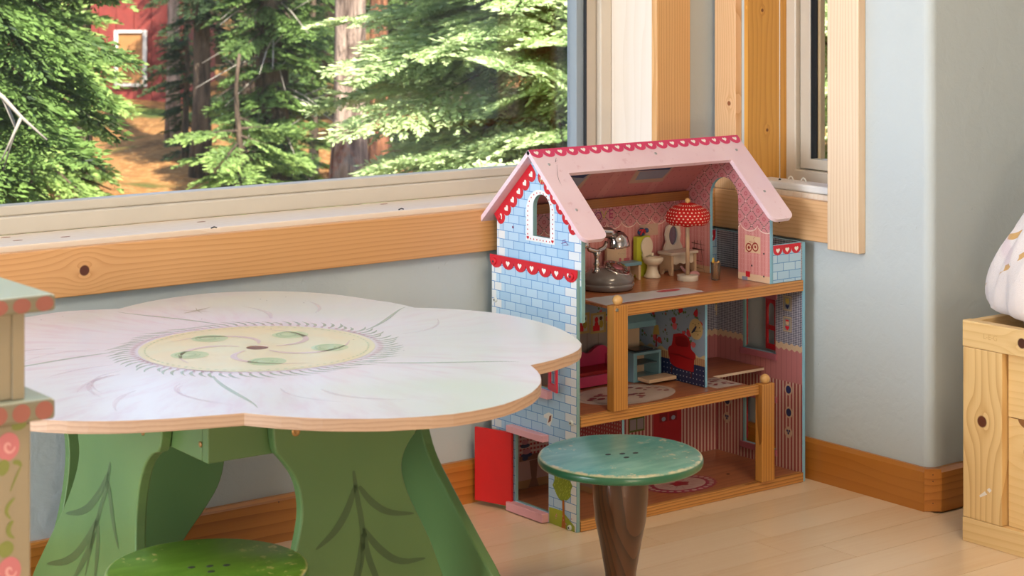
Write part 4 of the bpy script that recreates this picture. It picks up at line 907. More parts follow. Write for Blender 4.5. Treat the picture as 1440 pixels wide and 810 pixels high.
pr('rug_print', [fr_], PF(.4235), flat('rug_pale_blue', '#c3c2c8', .3, coat=.1), F2, .0003)
pr('rug_edge_print', [blob([(2.46, 2.9055), (2.6, 2.9045), (2.72, 2.906)], .004)], PF(.4235), flat('rug_edge_red', '#b8404c', .3), F2, .0005)
pr('rug_flower_print', [circ(.007+.002*(i%3), (2.655+.012*(i%4)-.01, 2.957+.007*(i//4)), 8, 1.4, .8) for i in range(8)], PF(.4235), flat('rug_flower_red', '#c04456', .3), F2, .0006)
# ---- top right wall with arched doorway
DOOR = arch(YB-3.030, .0435, .4245, .634)
TW = build('arch_wall', MB().plate([(.011,.424),(YB-2.988,.424),(YB-2.988,.4243),(.2705,.424),(.2705,GR(2.892)),(YB-3.027,.7125),(.011,GR(3.152))], [], (2.890,YB,0), (0,-1,0), (0,0,1), 0, .008), M['sky'], house) if False else None
hwp = []
ah = [(YB-3.030+.0435*math.cos(t), .5905+.0435*math.sin(t)) for t in [PI*i/14 for i in range(15)]]   # front to rear over the arch
wallpoly = [(.011,.424),(ah[-1][0],.424)] + ah[::-1] + [(ah[0][0],.424),(.2705,.424),(.2705,GR(2.8925)),(YB-3.027,.7125),(.011,GR(3.152))]
TW = build('arch_wall', MB().plate(wallpoly, [], (2.890,YB,0), (0,-1,0), (0,0,1), 0, .008), M['sky'], house, bevel=.0005)
sheet('paper_print', [(.0112,.4243)] + wallpoly[1:2] + wallpoly[2:17] + [(ah[0][0],.4243),(.2700,.4243),(.2700,GR(2.893)-.001),(YB-3.027,.7115),(.0112,GR(3.152)-.001)], [], PG(2.882), M['top_y'], TW)
TX = 2.882
def tx(u, v): return gx(u, v, TX)
pr('picture_mount', [[tx(1048,330), tx(1069.5,334), tx(1069.5,357), tx(1048,354)]], PG(TX), flat('picture_cream4', '#d9b896', .4), TW, .0006)
def ringp_(c, r, w, n=18):
    return [[(c[0]+r*math.cos(a), c[1]+r*math.sin(a)), (c[0]+r*math.cos(b), c[1]+r*math.sin(b)), (c[0]+(r-w)*math.cos(b), c[1]+(r-w)*math.sin(b)), (c[0]+(r-w)*math.cos(a), c[1]+(r-w)*math.sin(a))] for a, b in [(2*PI*i/n, 2*PI*(i+1)/n) for i in range(n)]]
c1, c2 = tx(1053.5, 348), tx(1062.5, 347.5)
pr('bicycle_print', ringp_(c1, .0095, .0026) + ringp_(c2, .0095, .0026) + ringp_(c1, .0035, .0035, 6) + ringp_(c2, .003, .003, 6) + [blob([p, q], .0028) for p, q in [(c1, tx(1058,349)), (tx(1058,349), tx(1056,341)), (tx(1056,341), tx(1060.5,340)), (tx(1058,349), tx(1060.8,341)), (c2, tx(1060,335)), (tx(1060,335), tx(1062.8,333.5)), (c1, tx(1056,341))]] + [blob([tx(1054.2,339.5), tx(1057.8,339)], .003)], PG(TX), flat('print_bicycle', '#9c2c28', .4), TW, .0009)
pr('hanging_cord_print', [blob([tx(1053,330), tx(1059.5,324)], .0007), blob([tx(1059.5,324), tx(1066,332)], .0007)], PG(TX), flat('print_cord2', '#6d5250', .4), TW, .0006)
pr('block_print_red', [[tx(1049,381), tx(1055,382), tx(1055,390), tx(1049,389)]], PG(TX), M['redp'], TW, .0006)
pr('block_print_grey', [[tx(1044,388), tx(1051.5,389), tx(1051.5,397), tx(1044,395.5)]], PG(TX), flat('print_block_grey', '#8a8c9c', .4), TW, .0008)
pr('screw', [circ(.0022, tx(u, v), 8) for u, v in ((1074.5,357),(1074.5,389),(1057.5,373.5))], PG(TX), M['dark'], TW, .0008)
st = []
for pth, w in [([(977,338),(974,385)], .002), ([(985,338),(991,385)], .002), ([(981,338),(980,352)], .0015), ([(973,341),(992,345)], .0025), ([(974,349),(991,352)], .0045), ([(974,365),(988,368)], .002), ([(975,375),(989,378)], .0018)]:
    st.append(blob([tx(*p) for p in pth], w*2.2))
pr('ladder_chair_print', st, PG(TX), flat('print_dark_wood', '#4c2a20', .4), TW, .0008)
# ---- balcony
bf = build('balcony_front', MB().box(2.8905, XI-.0005, 2.893, 2.899, .4238, .5035), M['sky'], house, bevel=.0005)
sheet('brick_print', rect(2.891, XI-.001, .4245, .503), [], PB(2.893), M['brick_x'], bf)
pr('scallop_print', [scallops(2.891, XI-.005, .5025, .021, 3)], PB(2.893), M['redp'], bf, .0006)
pr('heart_print', [heart(2.891+.0272*(i+.5), .4915, .0062) for i in range(3)], PB(2.893), M['heart'], bf, .0009)
build('balcony_edge_print', MB().box(XI-.0048, XI-.0008, 2.8922, 2.8929, .4245, .503), gingham('navy_gingham_front', 'x', .0026), bf)
bb = build('balcony_back', MB().box(2.8905, XI-.0005, 3.152, 3.158, .4238, .5035), M['sky'], house, bevel=.0005)
sheet('brick_print', rect(2.891, XI-.001, .4245, .503), [], PB(3.152), M['brick_x'], bb)
pr('scallop_print', [scallops(2.891, XI-.005, .5025, .026, 3)], PB(3.152), M['redp'], bb, .0006)
pr('heart_print', [heart(2.891+.0272*(i+.5), .487, .0062) for i in range(3)], PB(3.152), M['heart'], bb, .0009)
# ---- roof
RL, RS = .566, .2335; ca_, sa_ = .7323, .681
def rc_(x, y, r, a0, n=6): return [(x+r*math.cos(a0+PI/2*i/n), y+r*math.sin(a0+PI/2*i/n)) for i in range(n+1)]
RX = 2.352; sw = .0635; op = -.0665; r_ = .017
fp = [(0,0)] + rc_(r_, -RS+r_, r_, PI) + rc_(sw-r_, -RS+r_, r_, 1.5*PI) + [(sw, op), (RL-sw, op)] + rc_(RL-sw+r_, -RS+r_, r_, PI) + rc_(RL-r_, -RS+r_, r_, 1.5*PI) + [(RL, 0)]
fpl = ((RX, 3.027, .722), (1,0,0), (0,ca_,sa_))
RF = build('roof_front', MB().plate(fp, [], *fpl, -.009, 0), M['roof'], house, bevel=.001)
pr('scallop_print', [scallops(.0005, RL-.0005, -.0003, .0225, 19)], fpl, M['pinkp'], RF, .0004)
pr('heart_print', [heart(RL/19*(i+.5), -.0098, .0062) for i in range(19)], fpl, M['heart'], RF, .0007)
# positions of the screws on the front roof, found on its plane
nr = Vector((0, -sa_, ca_)); ro = Vector(fpl[0])
for u, v in ((772,231.5),(810.5,295.5),(1035.5,211),(1075,269),(922,216)):
    screw(atP(u, v, ro, nr), nr, RF, .0024, flat('roof_screw', '#a8a8a8', .3, metal=.7))
def rp(u, v): q = atP(u, v, ro, nr) - ro; return (q.x, q.dot(Vector((0,ca_,sa_))))
pr('pen_mark', [blob([rp(782,222), rp(781,228), rp(784,225)], .0016), blob([rp(783,232), rp(783.5,246), rp(786,254), rp(790,262)], .0009)], fpl, M['dark'], RF, .0006)
rpl = ((RX+RL, 3.027, .722), (-1,0,0), (0,-ca_,sa_))
rr2 = [(0,-.0002)] + rc_(.017, -RS+.017, .017, PI) + rc_(RL-.017, -RS+.017, .017, 1.5*PI) + [(RL,-.0002)]
RB = build('roof_back', MB().plate(rr2, [], *rpl, -.009, 0), M['roof'], house, bevel=.001)
pr('scallop_print', [scallops(.0005, RL-.0005, -.001, .0225, 19)], rpl, M['pinkp'], RB, .0004)
pr('heart_print', [heart(RL/19*(i+.5), -.0098, .0062) for i in range(19)], rpl, M['heart'], RB, .0007)
# underside print of the rear slope
no = Vector((0, -sa_, -ca_)); uo = Vector((0,3.027,.722)) + no*.0092
upl = ((0, uo.y, uo.z), (1,0,0), (0,-ca_,sa_))     # u x v faces down-front
g = G('ceiling_paper', .35); qd = g.M('MULTIPLY', step(g, g.M('ABSOLUTE', g.M('SUBTRACT', g.frac(g.x, .019), .5)), .07), step(g, g.M('ABSOLUTE', g.M('SUBTRACT', g.frac(g.z, .016), .5)), .09))
stp = g.M('GREATER_THAN', g.M('ABSOLUTE', g.M('SUBTRACT', g.frac(g.x, .135), .5)), .42)
c = g.mix(g.M('MULTIPLY', stp, .35), lin('#c27d80'), lin('#d79d9c')); g.col(g.mix(g.M('MULTIPLY', qd, .6), c, lin('#9c5660')))
vz = Vector((1,0,0)).cross(Vector((0,-ca_,sa_))); sgn_ = 1 if vz.dot(no) > 0 else -1
build('paper_print', MB().plate(rect(XL+.02, 2.881, -.185, -.002), [], *upl, None, .0002*sgn_), g.m, RB)
def ux_(u, v): q = atP(u, v, uo, no) - uo; return (q.x, q.dot(Vector((0,-ca_,sa_))))
for (pts, blu, pan) in [([(883,258),(900,232),(950,232),(931,255)], [(896,240),(904,233),(948,232),(941,238)], [(893,253),(900,241),(943,238),(931,250)]), ([(800,250),(802,243),(833,243),(815,266)], [(801,249),(803,243),(831,243),(820,250)], [(806,262),(804,250),(826,248),(812,262)])]:
    strokes('skylight_print', [[ux_(*p) for p in pts]], *upl, flat('print_skylight', '#b89a8c', .4), RB, .0004*sgn_)
    strokes('skylight_pane_print', [[ux_(*p) for p in pan]], *upl, flat('print_pane_grey', '#8b93a8', .4), RB, .0006*sgn_)
    strokes('skylight_valance_print', [[ux_(*p) for p in blu]], *upl, flat('print_valance', '#27406f', .4), RB, .0008*sgn_)

# ================================================================== toys in the dollhouse
Z3, Z2 = .4236, .2218
# telephone
px_, py_ = 2.577, 3.052
ph_ = thing('toy_telephone', 'old-style toy telephone with grey round base and silver dial and handset', 'telephone', (px_, py_, Z3))
gb = flat('phone_grey', '#6b6260', .2, coat=.5); sv = flat('silver_plastic', '#b9aba6', .12, .1, metal=.95)
build('base', MB().lathe([(.047,0),(.053,.003),(.055,.010),(.055,.013),(.053,.014),(.0545,.016),(.0535,.024),(.047,.034),(.036,.041),(.018,.0455),(.00001,.0465)], (px_, py_, Z3), 44), gb, ph_)
dc = Vector((px_+.008, py_-.020, Z3+.0435)); 
def tilt_lathe(prof, c, n, k=32, sq=1):
    n = Vector(n).normalized(); a = n.orthogonal().normalized(); b = n.cross(a); m = MB(); vs = []; fs = []
    for r, h in prof:
        for i in range(k): vs.append(Vector(c)+n*h+a*r*math.cos(2*PI*i/k)+b*r*sq*math.sin(2*PI*i/k))
    for j in range(len(prof)-1):
        for i in range(k): fs.append((j*k+i, j*k+(i+1)%k, (j+1)*k+(i+1)%k, (j+1)*k+i))
    return m.add(vs, fs, True)
dn_ = Vector((.10, -.42, .9)).normalized()
dial = build('dial', tilt_lathe([(.0275,-.003),(.029,.0),(.0285,.002),(.026,.0035),(.012,.004),(.00001,.004)], dc, dn_), sv, ph_)
aa = dn_.orthogonal().normalized(); ab = dn_.cross(aa)
for i in range(11):
    t = 2*PI*i/12; c_ = dc + aa*.0195*math.cos(t) + ab*.0195*math.sin(t); build('finger_hole', tilt_lathe([(.0036,.0041),(.003,.0046),(.00001,.0043)], c_, dn_, 12), gb, dial)
build('dial_centre', tilt_lathe([(.0105,.004),(.010,.0052),(.00001,.0055)], dc, dn_, 24), flat('dial_rose', '#a5606a', .3, metal=.3), dial)
cc_ = Vector((px_-.032, py_-.004, Z3+.036))
build('cradle_stem', MB().lathe([(.011,0),(.008,.006),(.005,.014),(.0075,.018),(.0048,.024),(.0055,.034),(.0095,.043),(.006,.046)], cc_, 20), sv, ph_)
build('cradle', MB().tube([cc_+Vector((-.026,0,.062)), cc_+Vector((-.02,0,.05)), cc_+Vector((0,0,.043)), cc_+Vector((.02,0,.05)), cc_+Vector((.026,0,.062))], [.0035,.005,.006,.005,.0035], 12), sv, ph_)
hs = cc_ + Vector((.006, 0, .064)); hd = Vector((.92, -.40, 0)).normalized(); hd = Vector((1,0,0))
hset = build('handset', MB().tube([hs-hd*.045+Vector((0,0,.005)), hs-hd*.03+Vector((0,0,.014)), hs+Vector((0,0,.018)), hs+hd*.025+Vector((0,0,.016)), hs+hd*.04+Vector((0,0,.008))], [.0085,.0105,.0115,.0115,.0115], 18), sv, ph_)
build('earpiece', tilt_lathe([(.008,.018),(.014,.015),(.0215,.005),(.0245,-.009),(.0245,-.013),(.021,-.014),(.00001,-.011)], hs+hd*.050+Vector((0,0,-.002)), (-.12,0,1), 28), sv, hset)
build('mouthpiece', tilt_lathe([(.006,.012),(.011,.010),(.0165,.002),(.0185,-.006),(.016,-.008),(.00001,-.006)], hs-hd*.046+Vector((0,0,-.0005)), (.12,0,1), 28), sv, hset)
# little house-printed chair / bench
wc = flat('cream_toy_wood', '#c8a98a', .4)
bt_ = thing('toy_chair', 'small cream toy chair with a printed house on its back and a blue seat', 'toy chair', (2.690, 3.118, Z3))
bk = build('back', MB().plate([(2.640,Z3),(2.694,Z3),(2.694,.5005),(2.650,.503),(2.642,.498)], [], (0,3.138,0), (1,0,0), (0,0,1), 0, .008), wc, bt_, bevel=.001)
hp = lambda P_: [bx(*p, 3.13) for p in P_]
pr('house_print', [blob(hp(p), .0007) for p in ([(869,357),(875,350)], [(875,350),(882,357)], [(869,357),(882,357)])], PB(3.130), flat('print_line', '#6d5a54', .4), bk, .0004)
pr('window_print', [rect(*[bx(a,0,3.13)[0], bx(b,0,3.13)[0]], bx(a,371,3.13)[1], bx(a,371,3.13)[1]+.0115) for a, b in ((870.5,873.5),(877,885))], PB(3.130), flat('print_window_pink', '#b0565c', .4), bk, .0004)
build('seat', MB().box(2.664, 2.712, 3.100, 3.1295, .4545, .4615), flat('toy_blue_seat', '#6d94a4', .35), bt_, bevel=.001)
build('leg', MB().plate([(3.101,Z3),(3.106,Z3),(3.112,Z3+.010),(3.120,Z3+.010),(3.125,Z3),(3.129,Z3),(3.129,.454),(3.101,.454)], [], (2.704,0,0), (0,1,0), (0,0,1), 0, .006), wc, bt_, bevel=.0006)
build('leg', MB().plate([(3.101,Z3),(3.106,Z3),(3.112,Z3+.010),(3.120,Z3+.010),(3.125,Z3),(3.129,Z3),(3.129,.454),(3.101,.454)], [], (2.668,0,0), (0,1,0), (0,0,1), 0, .006), wc, bt_, bevel=.0006)
# toilet
tl = thing('toy_toilet', 'cream toy toilet fixed to a lime-green back board', 'toy toilet', (2.745, 3.11, Z3))
build('back_board', MB().plate([(2.728,Z3),(2.757,Z3),(2.757,.510),(2.725,.510)][:0] or rect(2.7240, 2.7615, Z3, .5085), [], (0,3.142,0), (1,0,0), (0,0,1), 0, .012), flat('toy_lime', '#b3b530', .4), tl, bevel=.001)
cw_ = flat('toy_ivory', '#d9c9b2', .3, .03, coat=.2)
tcx, tcy = 2.7485, 3.109
build('pedestal', MB().lathe([(.0185,0),(.0188,.003),(.0150,.008),(.0115,.018),(.0118,.026),(.0165,.033)], (tcx, tcy, Z3), 28, .95, 1), cw_, tl)
build('bowl', MB().lathe([(.011,.026),(.0185,.031),(.0215,.038),(.0215,.0425),(.019,.0435),(.014,.041),(.00001,.036)], (tcx, tcy-.002, Z3), 32, .98, 1.08), cw_, tl)
build('lid', MB().plate([(tcx+.0155*math.cos(t), .4875+.020*math.sin(t)*(1 if math.sin(t) > 0 else 1.0)) for t in [2*PI*i/32 for i in range(32)]], [], (0,3.128,0), (1,0,0), (0,0,1), 0, .004), cw_, tl, bevel=.001)
for s in (-1, 1): build('hinge', MB().box(tcx+s*.011-.003, tcx+s*.011+.003, 3.119, 3.127, .4665, .4735), cw_, tl, bevel=.001)
# tiny blue and red bow doll lying on the board
bw = MB().ball((2.7425, 3.136, .5175), .0085, 16, 1.0, 1.25, .7)
bo = solo('toy_bundle', bw, flat('bundle_blue', '#24486f', .6), 'tiny blue and red toy figure lying on the lime toilet board', 'toy', (2.7425, 3.136, .509))
build('head', MB().ball((2.7555, 3.135, .520), .0052, 14), flat('bundle_blue_dark', '#2a4a78', .6), bo)
build('ribbon', MB().tube([(2.734,3.130,.512),(2.737,3.1285,.519),(2.742,3.129,.5235),(2.746,3.1295,.521),(2.744,3.1285,.515)], .002, 8).tube([(2.731,3.131,.521),(2.736,3.1285,.5235),(2.741,3.1295,.519)], .0018, 8), flat('ribbon_red', '#b02430', .6), bo)
# vanity
va = thing('toy_vanity', 'ivory toy dressing table with an oval mirror', 'toy table', (2.835, 3.12, Z3))
iv = flat('toy_ivory_white', '#ddd0bd', .3, .03, coat=.15)
build('table_top', MB().box(2.790, 2.868, 3.094, 3.140, .4665, .4725), iv, va, bevel=.0015)
apr = [(2.799,.4662),(2.799,.449)] + [(2.799+.011*(i+1)/1.0*1.0, .449 - (.004 if i % 2 == 0 else 0)) for i in range(5)] + [(2.861,.449),(2.861,.4662)]
build('drawer_front', MB().plate(apr[::-1], [], (0,3.105,0), (1,0,0), (0,0,1), 0, .004), iv, va, bevel=.0005)
for x in (2.793, 2.859):
    build('side', MB().plate([(3.097,Z3),(3.104,Z3),(3.110,Z3+.012),(3.122,Z3+.012),(3.128,Z3),(3.136,Z3),(3.136,.466),(3.097,.466)], [], (x,0,0), (0,1,0), (0,0,1), 0, .006), wc, va, bevel=.0006)
mo = [(2.806,.4727),(2.858,.4727),(2.8575,.478),(2.850,.490),(2.8535,.505),(2.849,.522),(2.832,.531),(2.815,.522),(2.8105,.505),(2.814,.490),(2.8065,.478)]
build('mirror_frame', MB().plate(mo, [circ(1, (2.832,.503), 28, .0125, .0205)], (0,3.140,0), (1,0,0), (0,0,1), 0, .006), iv, va, bevel=.0008)
build('mirror', MB().plate(circ(1, (2.832,.503), 28, .0135, .0215), [], (0,3.1398,0), (1,0,0), (0,0,1), 0, .002), flat('mirror_foil', '#8c93ab', .08, .02, metal=.9), va)
# umbrella lamp
lx, ly = 2.783, 3.036
la = thing('toy_floor_lamp', 'toy floor lamp with a puffy red polka-dot fabric shade', 'toy lamp', (lx, ly, Z3))
build('base', MB().lathe([(.0225,0),(.0225,.0105),(.0215,.0115),(.00001,.0115)], (lx, ly, Z3), 36), flat('lamp_base_white', '#cfc3b4', .35, coat=.2), la, bevel=.0006)
build('pole', MB().lathe([(.0042,.011),(.0042,.165)], (lx, ly, Z3), 16), wc, la)
build('knob', MB().ball((lx, ly, Z3+.1665), .0058, 16), M['ballwood'], la)
g = G('polka_fabric', .7, spec=.3); th_ = g.M('ARCTAN2', g.y, g.x)
fa = g.frac(th_, 2*PI/30); fz = g.frac(g.z, .0062); row = g.M('MODULO', g.M('FLOOR', g.M('DIVIDE', g.z, .0062)), 2.0)
fa = g.M('FRACT', g.M('ADD', g.M('MULTIPLY', th_, 30/(2*PI)), g.M('ADD', g.M('MULTIPLY', row, .5), 20.)))
r2_ = g.M('ADD', g.M('POWER', g.M('SUBTRACT', fa, .5), 2.0), g.M('POWER', g.M('SUBTRACT', fz, .5), 2.0))
g.col(g.mix(step(g, r2_, .045), lin('#b3120f'), lin('#e8c9b4'))); g.bump(g.noise(90, 3), .002, .5)
m = MB(); prof = [(.004,.1625),(.016,.160),(.028,.155),(.038,.148),(.0445,.140),(.0460,.132),(.0445,.125),(.0405,.119),(.036,.117),(.033,.119)]
vs = []; fs = []; n_ = 60
for j, (r, h) in enumerate(prof):
    for i in range(n_):
        t = 2*PI*i/n_; w = 1 + .025*math.sin(9*t+j*.5) + .015*math.sin(15*t); vs.append((lx+r*w*math.cos(t), ly+r*w*math.sin(t), Z3+h+.001*math.sin(6*t)))
for j in range(len(prof)-1):
    for i in range(n_): fs.append((j*n_+i, j*n_+(i+1)%n_, (j+1)*n_+(i+1)%n_, (j+1)*n_+i))
m.add(vs, fs, True); build('shade', m, g.m, la)
# cup with sticks and lemon
gx_, gy_ = 2.833, 3.004
cupm = G('clear_plastic', .1); cupm.b.inputs['Transmission Weight'].default_value = .9; cupm.b.inputs['IOR'].default_value = 1.2; cupm.col(lin('#e8d8c4'))
cu2 = thing('toy_cup', 'tiny clear toy cup filled with wooden sticks and a lemon slice', 'toy cup', (gx_, gy_, Z3))
build('cup', MB().lathe([(.0088,0),(.0105,.037),(.0098,.037),(.0082,.0015),(.00001,.0015)], (gx_, gy_, Z3), 24), cupm.m, cu2)
for i in range(6): a = i*1.05; build('stick', MB().tube([(gx_+.004*math.cos(a), gy_+.004*math.sin(a), Z3+.002), (gx_+.0062*math.cos(a+.3), gy_+.0062*math.sin(a+.3), Z3+.036+.002*(i%3))], .0021, 8), M['ballwood'], cu2)
build('lemon_slice', tilt_lathe([(.0062,-.001),(.0062,.001),(.00001,.001)], (gx_-.007, gy_-.001, Z3+.041), (.5,-.8,.1), 20), flat('toy_lemon', '#d9b74a', .4), cu2)
# pink toy hair dryer
hd_ = thing('toy_hairdryer', 'dusty pink rounded toy lying behind the lamp base', 'toy', (2.806, 3.052, Z3))
build('body', MB().ball((2.8085, 3.044, Z3+.0082), .008, 20, 1, 1.9, 1), flat('toy_dusty_pink', '#b98486', .4), hd_)
build('handle', MB().tube([(2.799,3.050,Z3+.008), (2.792,3.058,Z3+.018), (2.788,3.063,Z3+.026)], [.0035,.003,.0028], 10), flat('toy_dusty_pink2', '#b98486', .4), hd_)
# sofa
so = thing('toy_sofa', 'small pink toy sofa with a heart-shaped back and red seat', 'toy sofa', (2.565, 3.10, Z2))
pk_ = flat('sofa_pink', '#c2355f', .35, coat=.15); rs = flat('sofa_red_seat', '#9c0a10', .5)
sb = [(2.520,Z2),(2.520,.272)] + smooth2([(2.524,.282),(2.545,.288),(2.570,.286),(2.594,.275),(2.612,.289),(2.632,.292),(2.645,.284),(2.645,.268),(2.636,.252)], 2) + [(2.636,Z2)]
build('backrest', MB().plate(sb[::-1], [], (0,3.140,0), (1,0,0), (0,0,1), 0, .008), pk_, so, bevel=.0015)
build('seat', MB().box(2.526, 2.636, 3.079, 3.1315, .2405, .2525), rs, so, bevel=.002)
build('apron', MB().box(2.500, 2.6435, 3.073, 3.0785, Z2+.002, .2455), pk_, so, bevel=.001)
for x_ in (2.637, 2.512): build('arm', MB().plate(smooth2([(3.079,Z2),(3.079,.262),(3.10,.264),(3.120,.270),(3.1315,.276),(3.1315,Z2)], 1), [], (x_,0,0), (0,1,0), (0,0,1), 0, .007), pk_, so, bevel=.001)
# stove with hood
sx0, sx1, sy0, sy1 = 2.650, 2.7265, 3.055, 3.107
stv = thing('toy_stove', 'pale blue toy stove with a hood and its wooden oven door let down', 'toy stove', (2.69, 3.09, Z2))
sbm = flat('toy_grey_blue', '#6f97a3', .35, coat=.1)
m = MB(); m.plate(rect(sx0, sx1, Z2, .2825), [rect(sx0+.010, sx1-.006, Z2+.008, .2765)], (0,sy1,0), (1,0,0), (0,0,1), 0, sy1-sy0)
build('oven_box', m, sbm, stv, bevel=.001)
build('oven_back', MB().box(sx0+.009, sx1-.005, sy1-.004, sy1-.001, Z2+.007, .2775), wc, stv)
build('oven_shelf', MB().box(sx0+.011, sx1-.007, sy0+.006, sy1-.006, .2555, .2575), flat('toy_dark_shelf', '#4c5a60', .4), stv)
build('oven_door', MB().box(sx0+.008, sx1+.007, sy0-.040, sy0-.002, .2260, .2335), wc, stv, bevel=.0015, label='plain wooden oven door lying open')
build('oven_door_hinge', MB().tube([(sx0+.012, sy0-.003, .2275), (sx1-.004, sy0-.003, .2275)], .002, 8), sbm, stv)
build('hob', MB().box(sx0+.012, sx1-.016, sy0+.008, sy1-.008, .2828, .2855), flat('toy_hob_black', '#2c2422', .3), stv, bevel=.001)
for i in range(3): build('knob', MB().lathe([(.0022,0),(.0018,.005)], (sx1-.013+.0048*i, sy0+.010+.004*i, .2826), 10), flat('toy_steel', '#a5a09a', .3, metal=.7), stv)
build('backsplash', MB().box(sx0+.004, sx1-.004, 3.1200, 3.1245, Z2+.0, .366), wc, stv)
hood = [(sx0+.002,.345),(sx1+.003,.345),(sx1+.003,.3565),(sx1-.010,.370),(sx0+.012,.370),(sx0+.002,.3565)]
m = MB(); A4 = (sx0+.0, 3.072, .346); 
m.add([(sx0-.001,3.075,.329),(sx1+.003,3.075,.329),(sx1+.003,3.119,.329),(sx0-.001,3.119,.329),(sx0-.001,3.075,.341),(sx1+.003,3.075,.341),(sx1+.003,3.119,.341),(sx0-.001,3.119,.341),(sx0+.010,3.090,.359),(sx1-.012,3.090,.359),(sx1-.012,3.119,.359),(sx0+.010,3.119,.359)],
      [(0,3,2,1),(0,1,5,4),(1,2,6,5),(2,3,7,6),(3,0,4,7),(4,5,9,8),(5,6,10,9),(6,7,11,10),(7,4,8,11),(8,9,10,11)])
build('hood', m, sbm, stv, bevel=.001)
build('hood_peg', MB().box(2.676, 2.684, 3.094, 3.102, .3591, .365), wc, stv)
# ================================================================== outside
GZ = -.55
g = G('forest_ground', .95, spec=.1)
n1_ = g.noise(1.2, 4, .6); n2_ = g.noise(18, 4, .7)
c = g.mix(g.ss(n1_, .35, .65), lin('#94683c'), lin('#57391f')); c = g.mix(g.ss(n2_, .45, .7), c, lin('#b98d5a'))
c = g.mix(g.ss(g.noise(.7, 3), .54, .62), c, lin('#46562a')); g.col(c); g.bump(n2_, .05, .8)
gm = MB(); rg = random.Random(9); NX = 60
xs = [-30 + 110*i/NX for i in range(NX+1)]; ys = [3.45 + 90*(j/NX)**1.4 for j in range(NX+1)]
vs = [(x, y, GZ + (.10*math.sin(x*.9+y*.4)+.08*math.sin(y*1.3-x*.5) if y > 5 else 0) + .012*(y-4)) for y in ys for x in xs]
gm.add(vs, [(j*(NX+1)+i, j*(NX+1)+i+1, (j+1)*(NX+1)+i+1, (j+1)*(NX+1)+i) for j in range(NX) for i in range(NX)], True)
struct('ground', gm, g.m)
struct('ground_side', MB().box(3.3, 80, -12, 3.449, GZ-.1, GZ-.02), g.m)

def leafmat(name, dark, light, trans=.35):
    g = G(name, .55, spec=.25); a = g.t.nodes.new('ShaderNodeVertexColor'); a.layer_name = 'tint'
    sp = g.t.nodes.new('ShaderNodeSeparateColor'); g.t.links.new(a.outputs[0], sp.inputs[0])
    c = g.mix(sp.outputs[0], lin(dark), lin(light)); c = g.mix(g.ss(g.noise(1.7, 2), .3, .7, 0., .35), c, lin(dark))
    g.col(c); tr = g.t.nodes.new('ShaderNodeBsdfTranslucent'); g.t.links.new(c, tr.inputs[0])
    mx = g.t.nodes.new('ShaderNodeMixShader'); mx.inputs[0].default_value = trans; o = g.t.nodes['Material Output']
    g.t.links.new(g.b.outputs[0], mx.inputs[1]); g.t.links.new(tr.outputs[0], mx.inputs[2]); g.t.links.new(mx.outputs[0], o.inputs[0]); return g.m
LEAF = [leafmat('fir_needles_dark', '#24381f', '#7c9a50'), leafmat('fir_needles_mid', '#3d5a2c', '#a5bf6c'), leafmat('fir_needles_bright', '#6c8c4c', '#d9e8ae'), leafmat('fir_needles_shade', '#1b2a1c', '#475c36')]
rn = np.random.default_rng(5)
def bough_variant(L, step=.034, ss=.021, droop=.18, fan=.42, cw=.0075):
    """flat fir spray along +x: returns base points, directions, lengths and tip-ness of its shoots"""
    P = []; D = []; Ln = []; T = []
    s = .12*L
    while s < L:
        for sd in (-1, 1):
            l = min(fan, (L-s)*.62+.05) * rn.uniform(.75, 1.1); an = rn.uniform(.75, 1.0)*sd
            dx, dy = math.cos(an), math.sin(an); z0 = -droop*(s/L)**2*L; dz = rn.uniform(-.22, .04)
            P.append((s, 0, z0)); D.append((dx, dy, dz)); Ln.append(.05); T.append(.1)
            t = .015
            while t < l:
                b = (s+dx*t, dy*t, z0+dz*t-.25*t*t)
                for sg in (-1, 1):
                    a2 = an + sg*rn.uniform(.5, .85); ls = min(.06, (l-t)*.5+.02)*rn.uniform(.8,1.2)
                    P.append(b); D.append((math.cos(a2), math.sin(a2), dz+rn.uniform(-.3,.25))); Ln.append(ls); T.append(.25+.6*(t/max(l,.1))+.25*(s/L))
                t += ss*rn.uniform(.8,1.2)
            P.append((s+dx*l, dy*l, z0+dz*l-.25*l*l)); D.append((dx,dy,dz)); Ln.append(.05); T.append(1.)
        s += step*rn.uniform(.85,1.15)
    P, D, Ln, T = map(np.array, (P, D, Ln, T)); D = D/np.linalg.norm(D, axis=1)[:,None]
    R = rn.normal(size=D.shape); R[:,2] *= .45; N = np.cross(D, R); N = np.cross(N, D); N /= np.linalg.norm(N, axis=1)[:,None]
    W_ = (cw*(.8+.5*rn.random(len(P))))[:,None]
    q = np.stack([P, P+D*(Ln*.45)[:,None]+N*W_, P+D*Ln[:,None], P+D*(Ln*.45)[:,None]-N*W_], 1)
    return q, np.clip(T + rn.normal(0,.12,len(T)), 0, 1)
VAR = {k: [bough_variant(k, droop=d, fan=.4*k) for d in (.1,.25)] for k in (.5, .9, 1.3)}
COARSE = [bough_variant(1.6, .07, .045, .2, .5, .016)]
